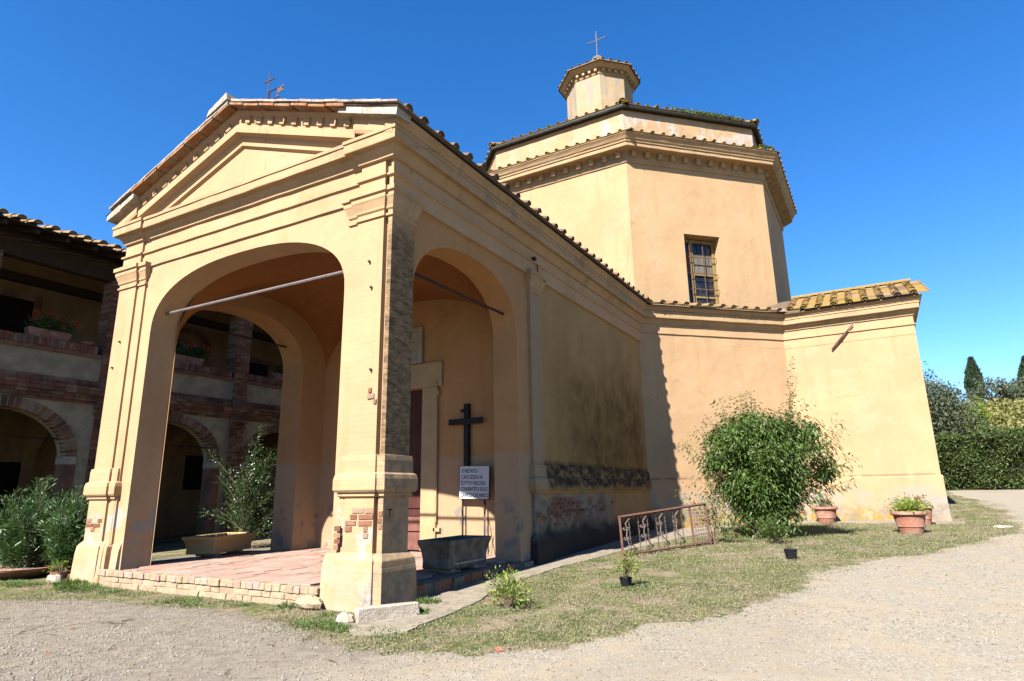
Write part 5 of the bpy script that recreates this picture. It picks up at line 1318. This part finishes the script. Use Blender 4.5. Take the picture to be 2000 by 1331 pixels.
def courses(u0, u1, v0, v1, z0, z1, name='brick', h=.088, limit=None, as_obj=True, mat='brickdo'):
    """brick pier: real bricks laid in courses round a mortar core"""
    r = 0; z = z0; b = MB(CF)
    while z < z1-.02:
        ofs = 0 if r % 2 else .5
        n = 2; w = (u1-u0)/n
        cuts = [u0]+[u0+w*(k+ofs) for k in range(n+1) if 0 < (k+ofs)*w < (u1-u0)-.02]+[u1]
        for a, c in zip(cuts[:-1], cuts[1:]):
            j = random.uniform(-.006, .006); bx = MB(CF) if as_obj else b
            bx.box(a+.006, c-.006, v1-.13, v1+j, z+.006, z+h-.006)
            if as_obj: bx.build(name, M[mat], CL)
        bx = MB(CF) if as_obj else b
        bx.box(u0+random.uniform(-.006, .004), u0+.13, v0+.01, v1-.14, z+.006, z+h-.006)
        if as_obj: bx.build(name, M[mat], CL)
        z += h; r += 1
    if not as_obj: b.build('pier_bricks', M['brickd'], CL, 'stuff')
for i, u in enumerate((-6.7, -1.02, 2.33, 6.72, 11.1)):
    w = .52
    MB(CF).box(u+.012, u+w-.012, -.5, .07, 0, 8.05).build('pier_core', M['mortar'], CL)
    courses(u, u+w, -.52, .10, 5.95, 8.05, as_obj=(i in (2, 3)))
    courses(u, u+w, -.10, .10, 4.95, 5.95, as_obj=(i in (3,)))
    courses(u, u+w, -.10, .09, 0.1, 4.30, as_obj=False)
    MB(CF).sweep([(u, 0), (u+w, 0)][::-1] if False else [(u, 0), (u+w, 0)], [(0, 0)]) if False else None
    MB(CF).box(u-.04, u+w+.04, -.1, .14, 3.98, 4.05).box(u-.06, u+w+.06, -.1, .17, 4.16, 4.28).build('pier_cap', M['brickd'], CL)
st = MB(CF)
for z0, z1, p in ((4.28, 4.36, .03), (4.365, 4.45, .07), (4.455, 4.54, .10), (4.545, 4.66, .15), (4.665, 4.74, .17), (4.745, 4.84, .05), (4.845, 4.945, .02)):
    u = -9
    while u < 15.5: w = .29; st.box(u, u+w-.008, -.3, p+random.uniform(-.006, .006), z0, z1); u += w
st.build('string_course_bricks', M['brickd'], CL, 'stuff')
# upper loggia: floor, back wall, doors, beams, roof
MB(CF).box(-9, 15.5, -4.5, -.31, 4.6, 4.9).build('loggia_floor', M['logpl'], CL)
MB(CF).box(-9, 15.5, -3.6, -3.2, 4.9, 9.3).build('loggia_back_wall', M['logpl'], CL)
for k, (a, c, top) in enumerate(((-.9, 1.65, 7.75), (6.2, 7.6, 7.35), (9.6, 10.6, 7.2))):
    MB(CF).box(a, c, -3.2, -3.17, 4.9, top).build('door_dark_panel', M['void'], CL)  # black panel on the solid wall, painted as an unlit doorway
    fr = MB(CF); fr.box(a-.2, a, -3.2, -3.14, 4.9, top+.2).box(c, c+.2, -3.2, -3.14, 4.9, top+.2).box(a, c, -3.2, -3.14, top, top+.2); fr.build('brick_surround', M['brickd'], CL)
for k in range(10):
    t0 = math.pi*k/10; t1 = math.pi*(k+1)/10-.03; vs = []
    for v in (-3.2, -3.13):
        for rr in (.72, .92):
            for t in (t0, t1): vs.append((6.9-rr*math.cos(t), v, 7.35+rr*.75*math.sin(t)))
    MB(CF).add(vs, [(0, 1, 3, 2), (4, 6, 7, 5), (0, 4, 5, 1), (2, 3, 7, 6), (0, 2, 6, 4), (1, 5, 7, 3)]).build('arch_brick', M['brickdo'], CL)
MB(CF).box(-9, 15.5, -.36, -.08, 8.05, 8.32).build('wall_plate', M['wood'], CL)
MB(CF).box(-9, 15.5, -3.19, -2.95, 8.25, 8.5).build('wall_plate', M['wood'], CL)
for k in range(34):
    u = -8.8+k*.72; MB(CF).add([(u, .85, 8.50), (u+.10, .85, 8.50), (u+.10, -6, 10.55), (u, -6, 10.55), (u, .85, 8.62), (u+.10, .85, 8.62), (u+.10, -6, 10.67), (u, -6, 10.67)],
        [(0, 1, 2, 3), (4, 7, 6, 5), (0, 4, 5, 1), (0, 3, 7, 4), (1, 5, 6, 2)]).build('rafter', M['wood'], CL)
CR = MB(CF).add([(-9.3, .95, 8.63), (15.8, .95, 8.63), (15.8, -6, 10.69), (-9.3, -6, 10.69), (-9.3, .95, 8.66), (15.8, .95, 8.66), (15.8, -6, 10.72), (-9.3, -6, 10.72), (-9.3, -13, 8.6), (15.8, -13, 8.6)],
    [(0, 1, 2, 3), (4, 7, 6, 5), (0, 4, 5, 1), (7, 8, 9, 6)]).build('roof', M['wood'], CL)
S_c = Vector((-6.95, 0, 2.06)).normalized()
tile_rows(CR, (CLX+.97, -3.6, 8.67), (0, 1, 0), S_c, 24, 2, pitch=.40, mat='tile', pans=False, lift=.02)
tile_field(CR, (CLX+.95, -9, 8.68), (0, 1, 0), S_c, 24.4, 7.2, pitch=.40, start=0.84)
# ground floor interior
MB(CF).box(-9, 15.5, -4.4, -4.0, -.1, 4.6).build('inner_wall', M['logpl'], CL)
MB(CF).box(-9, 15.5, -4.0, -.5, .0, .12).build('walkway', M['pave'], CL)
for u in (-6.45, -1.9, 2.5, 6.9, 11.3):
    ar = [( -3.9-0, 2.7)]
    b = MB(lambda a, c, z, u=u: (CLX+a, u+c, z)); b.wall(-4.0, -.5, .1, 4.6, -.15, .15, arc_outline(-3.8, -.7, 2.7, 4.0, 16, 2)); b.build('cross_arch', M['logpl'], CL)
wi = MB(CF).box(7.8, 8.55, -4.0, -3.97, 1.95, 3.25).build('window', M['void'], CL)
for k in range(4): MB(CF).box(7.9+k*.18, 7.92+k*.18, -3.96, -3.94, 1.95, 3.25).build('bar', M['iron'], wi)
for a, c in ((6.0, 7.1), (1.3, 2.4), (-2.6, -1.2)): MB(CF).box(a, c, -4.0, -3.96, .1, 2.8).build('door_dark_panel', M['void'], CL)  # black panels painted as unlit doorways, no hole behind them

# flower boxes on the parapet
def flower_box(y, L, label, nf, hh=.62, seed=0):
    e = empty('flower_box', (CLX-.18, y, 5.955), label, 'flower box', 'geranium boxes on the loggia parapet')
    MB().box(-.13, .13, -L/2, L/2, 0, .26, top=1.12).build('box', M['terra'], e, bevel=.01)
    base = [(random.uniform(-.08, .08), random.uniform(-L/2, L/2)*.9, .22) for _ in range(46)]
    ends = [(p[0]*2.5+random.uniform(-.12, .16), p[1]*1.12+random.uniform(-.1, .1), .22+hh*random.uniform(.3, 1)*.75) for p in base]
    lines, P, D, LS = shoots(base, ends, .1, 75, .2, .085, .05, 1.0, 1)
    leafmesh('foliage', P, D, LS, LS*.8, M['ger'], e)
    q = np.array([ends[random.randrange(len(ends))] for _ in range(nf)])+RNG.normal(size=(nf, 3))*.05+[.05, 0, .08]
    q = np.repeat(q, 12, 0)+RNG.normal(size=(nf*12, 3))*.03
    leafmesh('flowers', q, unit(len(q)), .05, .05, M['red'], e, 'stuff')
    return e
flower_box(.93, .96, 'terracotta box of red geraniums on the parapet at the far left', 22)
flower_box(5.02, 1.0, 'terracotta box of geraniums on the parapet seen through the left arch', 10)
flower_box(8.95, .8, 'geranium box furthest right on the parapet, cut by the arch', 9)
e = empty('shallow_bowl', (CLX-.15, 1.93, 5.955), 'shallow brown bowl on the parapet beside the brick pillar', 'bowl')
MB().lathe([(.12, 0), (.19, .07), (.21, .10), (.18, .10), (.02, .06)], (0, 0), 14).build('bowl', M['terra'], e, smooth=True)

# ------------------------------------------------------------------ grass, weeds, stones
def scatter(n, x0, x1, y0, y1, dens=None):
    x = RNG.uniform(x0, x1, n); y = RNG.uniform(y0, y1, n)
    k = np.array([in_lawn(a, c) for a, c in zip(x, y)]); x, y = x[k], y[k]
    def clear(a, c):
        if -8.3 < a < .72-.0*c and c > -.25 and c < 13: return not (a > .62 and c > 1.5) if a > 0 else False
        if a >= 0 and c > 12.6+a*.98-.5: return False
        return True
    k = np.array([not ((-8.2 < a < .05 and c > -.2) or (.0 <= a < 8.1 and c > 12.2+min(a, 4.0)*.95)) and not (0 <= a and a < np.interp(c, [-.5, 1, 3, 4.5, 6, 7.6, 9.4, 11.2], [1.0, .93, .62, .6, .78, .95, 1.25, 1.6]) and c > -1.0) for a, c in zip(x, y)])
    return x[k], y[k]
def pn(x, y, s, o=0): # cheap value noise from sines
    return (np.sin(x*s+o)+np.sin(y*s*1.13+o*2)+np.sin((x+y)*s*.71+o*3)+np.sin((x-y)*s*1.37+o))/4
def grass(n, x0, x1, y0, y1, h, name, th=-.25, mat='blade', w=.008):
    x, y = scatter(n, x0, x1, y0, y1); d = pn(x, y, 1.7, 1)+.6*pn(x, y, 4.9, 2)+RNG.normal(0, .22, len(x)); k = d > th; x, y, d = x[k], y[k], d[k]
    D = unit(len(x))*.75; D[:, 2] = np.abs(D[:, 2])+.55
    leafmesh(name, np.stack([x, y, zg(x, y)-.004], 1), D, h*RNG.uniform(.5, 1.3, len(x)), w, M[mat], None, 'stuff', .1, .2)
grass(95000, -.8, 5.5, -1.7, 5.5, .042, 'lawn_grass', -.30, w=.010)
grass(60000, .8, 9.8, 5.5, 16.5, .05, 'lawn_grass', -.42, w=.014)
grass(22000, -11.8, -.8, -2.3, .3, .06, 'verge_grass', -.05, w=.010)
grass(9000, 8.0, 9.7, 14, 30, .06, 'verge_grass', -.2, w=.018)
def fringe(n, sig, lo, hi, mk):
    e = np.array([p for p in EP if p[0] > -12 and p[1] < 26]); i = RNG.integers(1, len(e)-1, n); d = e[i+1]-e[i-1]; d /= np.linalg.norm(d, axis=1, keepdims=True)
    nr = np.stack([d[:, 1], -d[:, 0]], 1); o = np.clip(RNG.normal(.06, sig, n), lo, hi); p = e[i]+nr*o[:, None]+RNG.uniform(-.1, .1, (n, 2))
    k = pn(p[:, 0], p[:, 1], 2.3, 3)+.5*pn(p[:, 0], p[:, 1], 6.1, 1)+RNG.normal(0, .2, n) > mk; p = p[k]; return p
p = fringe(16000, .20, -.3, .8, -.05)
D = unit(len(p))*.8; D[:, 2] = np.abs(D[:, 2])+.35
leafmesh('edge_grass', np.stack([p[:, 0], p[:, 1], zg(p[:, 0], p[:, 1])+.008], 1), D, .045*RNG.uniform(.5, 1.3, len(p)), .010, M['blade'], None, 'stuff', .1, .2)
# weed tufts at wall feet and gravel edge
def tuft(cx, cy, r, n, h, mat='bladeg', w=.014):
    a = RNG.uniform(0, 2*np.pi, n); rr = r*np.sqrt(RNG.uniform(0, 1, n)); x = cx+rr*np.cos(a); y = cy+rr*np.sin(a)*.7
    D = np.stack([np.cos(a)*.5, np.sin(a)*.5, np.ones(n)], 1)+RNG.normal(size=(n, 3))*.35
    return np.stack([x, y, zg(x, y)], 1), D, h*RNG.uniform(.5, 1.2, n)*(1-.3*rr/r)
PP = []; DD = []; LL = []
for (x, y, r, n, h) in ((-.15, -.95, .38, 420, .10), (.25, -1.0, .25, 260, .09), (-7.0, -.45, .5, 600, .13), (-7.6, -.3, .35, 500, .18), (-6.5, -.55, .45, 420, .10), (-5.7, -.5, .3, 200, .08), (-5.0, -.55, .25, 130, .07),
                        (-3.6, -.55, .35, 300, .09), (-3.0, -.8, .3, 200, .07), (-2.3, -.4, .2, 110, .08), (-1.5, -.3, .10, 90, .16), (-.5, -.45, .1, 60, .09), (.55, .10, .22, 260, .15), (.30, .75, .18, 200, .16), (.8, -.9, .3, 260, .07),
                        (-9.2, -.8, .6, 500, .09), (-10.2, -1.0, .6, 450, .08), (1.35, .55, .5, 500, .06), (2.55, 2.95, .45, 420, .07), (-8.4, -.7, .4, 350, .10), (2.9, 9.9, .6, 500, .08), (.95, 5.6, .3, 160, .08), (1.2, 7.2, .3, 160, .08)):
    a, c, d = tuft(x, y, r, n, h); PP.append(a); DD.append(c); LL.append(d)
leafmesh('weeds', np.concatenate(PP), np.concatenate(DD), np.concatenate(LL), .013, M['bladeg'], None, 'stuff', .1, .2)
n = 40; leafmesh('weeds', np.stack([RNG.normal(-2.3, .06, n), RNG.normal(1.2, .04, n), np.full(n, .31)], 1), unit(n)+[0, 0, .8], .05, .02, M['bladeg'], None, 'stuff')
# yellow weed flower, dead leaves
n = 500; x, y = scatter(1500, .8, 8, -1.2, 13)
leafmesh('fallen_leaves', np.stack([x, y, zg(x, y)+.012], 1), unit(len(x))*[1, 1, .15], .05, .028, M['bark'], None, 'stuff')
# loose chips on the gravel
def chips(n, x0, x1, y0, y1, s0, s1, lawn=False):
    x = RNG.uniform(x0, x1, n); y = RNG.uniform(y0, y1, n)
    k = np.array([in_lawn(a, c) == lawn for a, c in zip(x, y)]); x, y = x[k], y[k]; n = len(x); s = RNG.uniform(s0, s1, n)*RNG.uniform(.5, 1, n)
    base = np.array([(1, 0, 0), (0, 1, 0), (-1, 0, 0), (0, -1, 0), (0, 0, .7), (0, 0, -.7)], float)
    V = base[None]*RNG.uniform(.6, 1.25, (n, 6, 1))*s[:, None, None]; a = RNG.uniform(0, 6.28, n); ca, sa = np.cos(a)[:, None], np.sin(a)[:, None]
    X = V[:, :, 0]*ca-V[:, :, 1]*sa; Y = V[:, :, 0]*sa+V[:, :, 1]*ca
    V = np.stack([X+x[:, None], Y+y[:, None], V[:, :, 2]+(zg(x, y)+.018+s*.25)[:, None]], -1).reshape(-1, 3)
    F0 = np.array([(0, 1, 4), (1, 2, 4), (2, 3, 4), (3, 0, 4), (1, 0, 5), (2, 1, 5), (3, 2, 5), (0, 3, 5)])
    F = (F0[None]+(np.arange(n)*6)[:, None, None]).reshape(-1, 3)
    me = bpy.data.meshes.new('loose_gravel'); me.vertices.add(len(V)); me.vertices.foreach_set('co', V.ravel()); me.loops.add(F.size); me.loops.foreach_set('vertex_index', F.ravel().astype(np.int32))
    me.polygons.add(len(F)); me.polygons.foreach_set('loop_start', (np.arange(len(F))*3).astype(np.int32)); me.polygons.foreach_set('loop_total', np.full(len(F), 3, np.int32)); me.update(calc_edges=True)
    me.materials.append(M['stonechip']); o = bpy.data.objects.new('loose_gravel', me); COL.objects.link(o); o['kind'] = 'stuff'
chips(24000, -2.5, 8.5, -4.6, 2.5, .006, .018)
chips(9000, -9, 0, -5, -.8, .008, .020)
chips(9000, 4, 12, 1, 14, .010, .024)
chips(2500, -8, 4.5, -1.8, 1.2, .006, .016, True)
chips(3500, 3, 9.5, .5, 16, .008, .020, True)
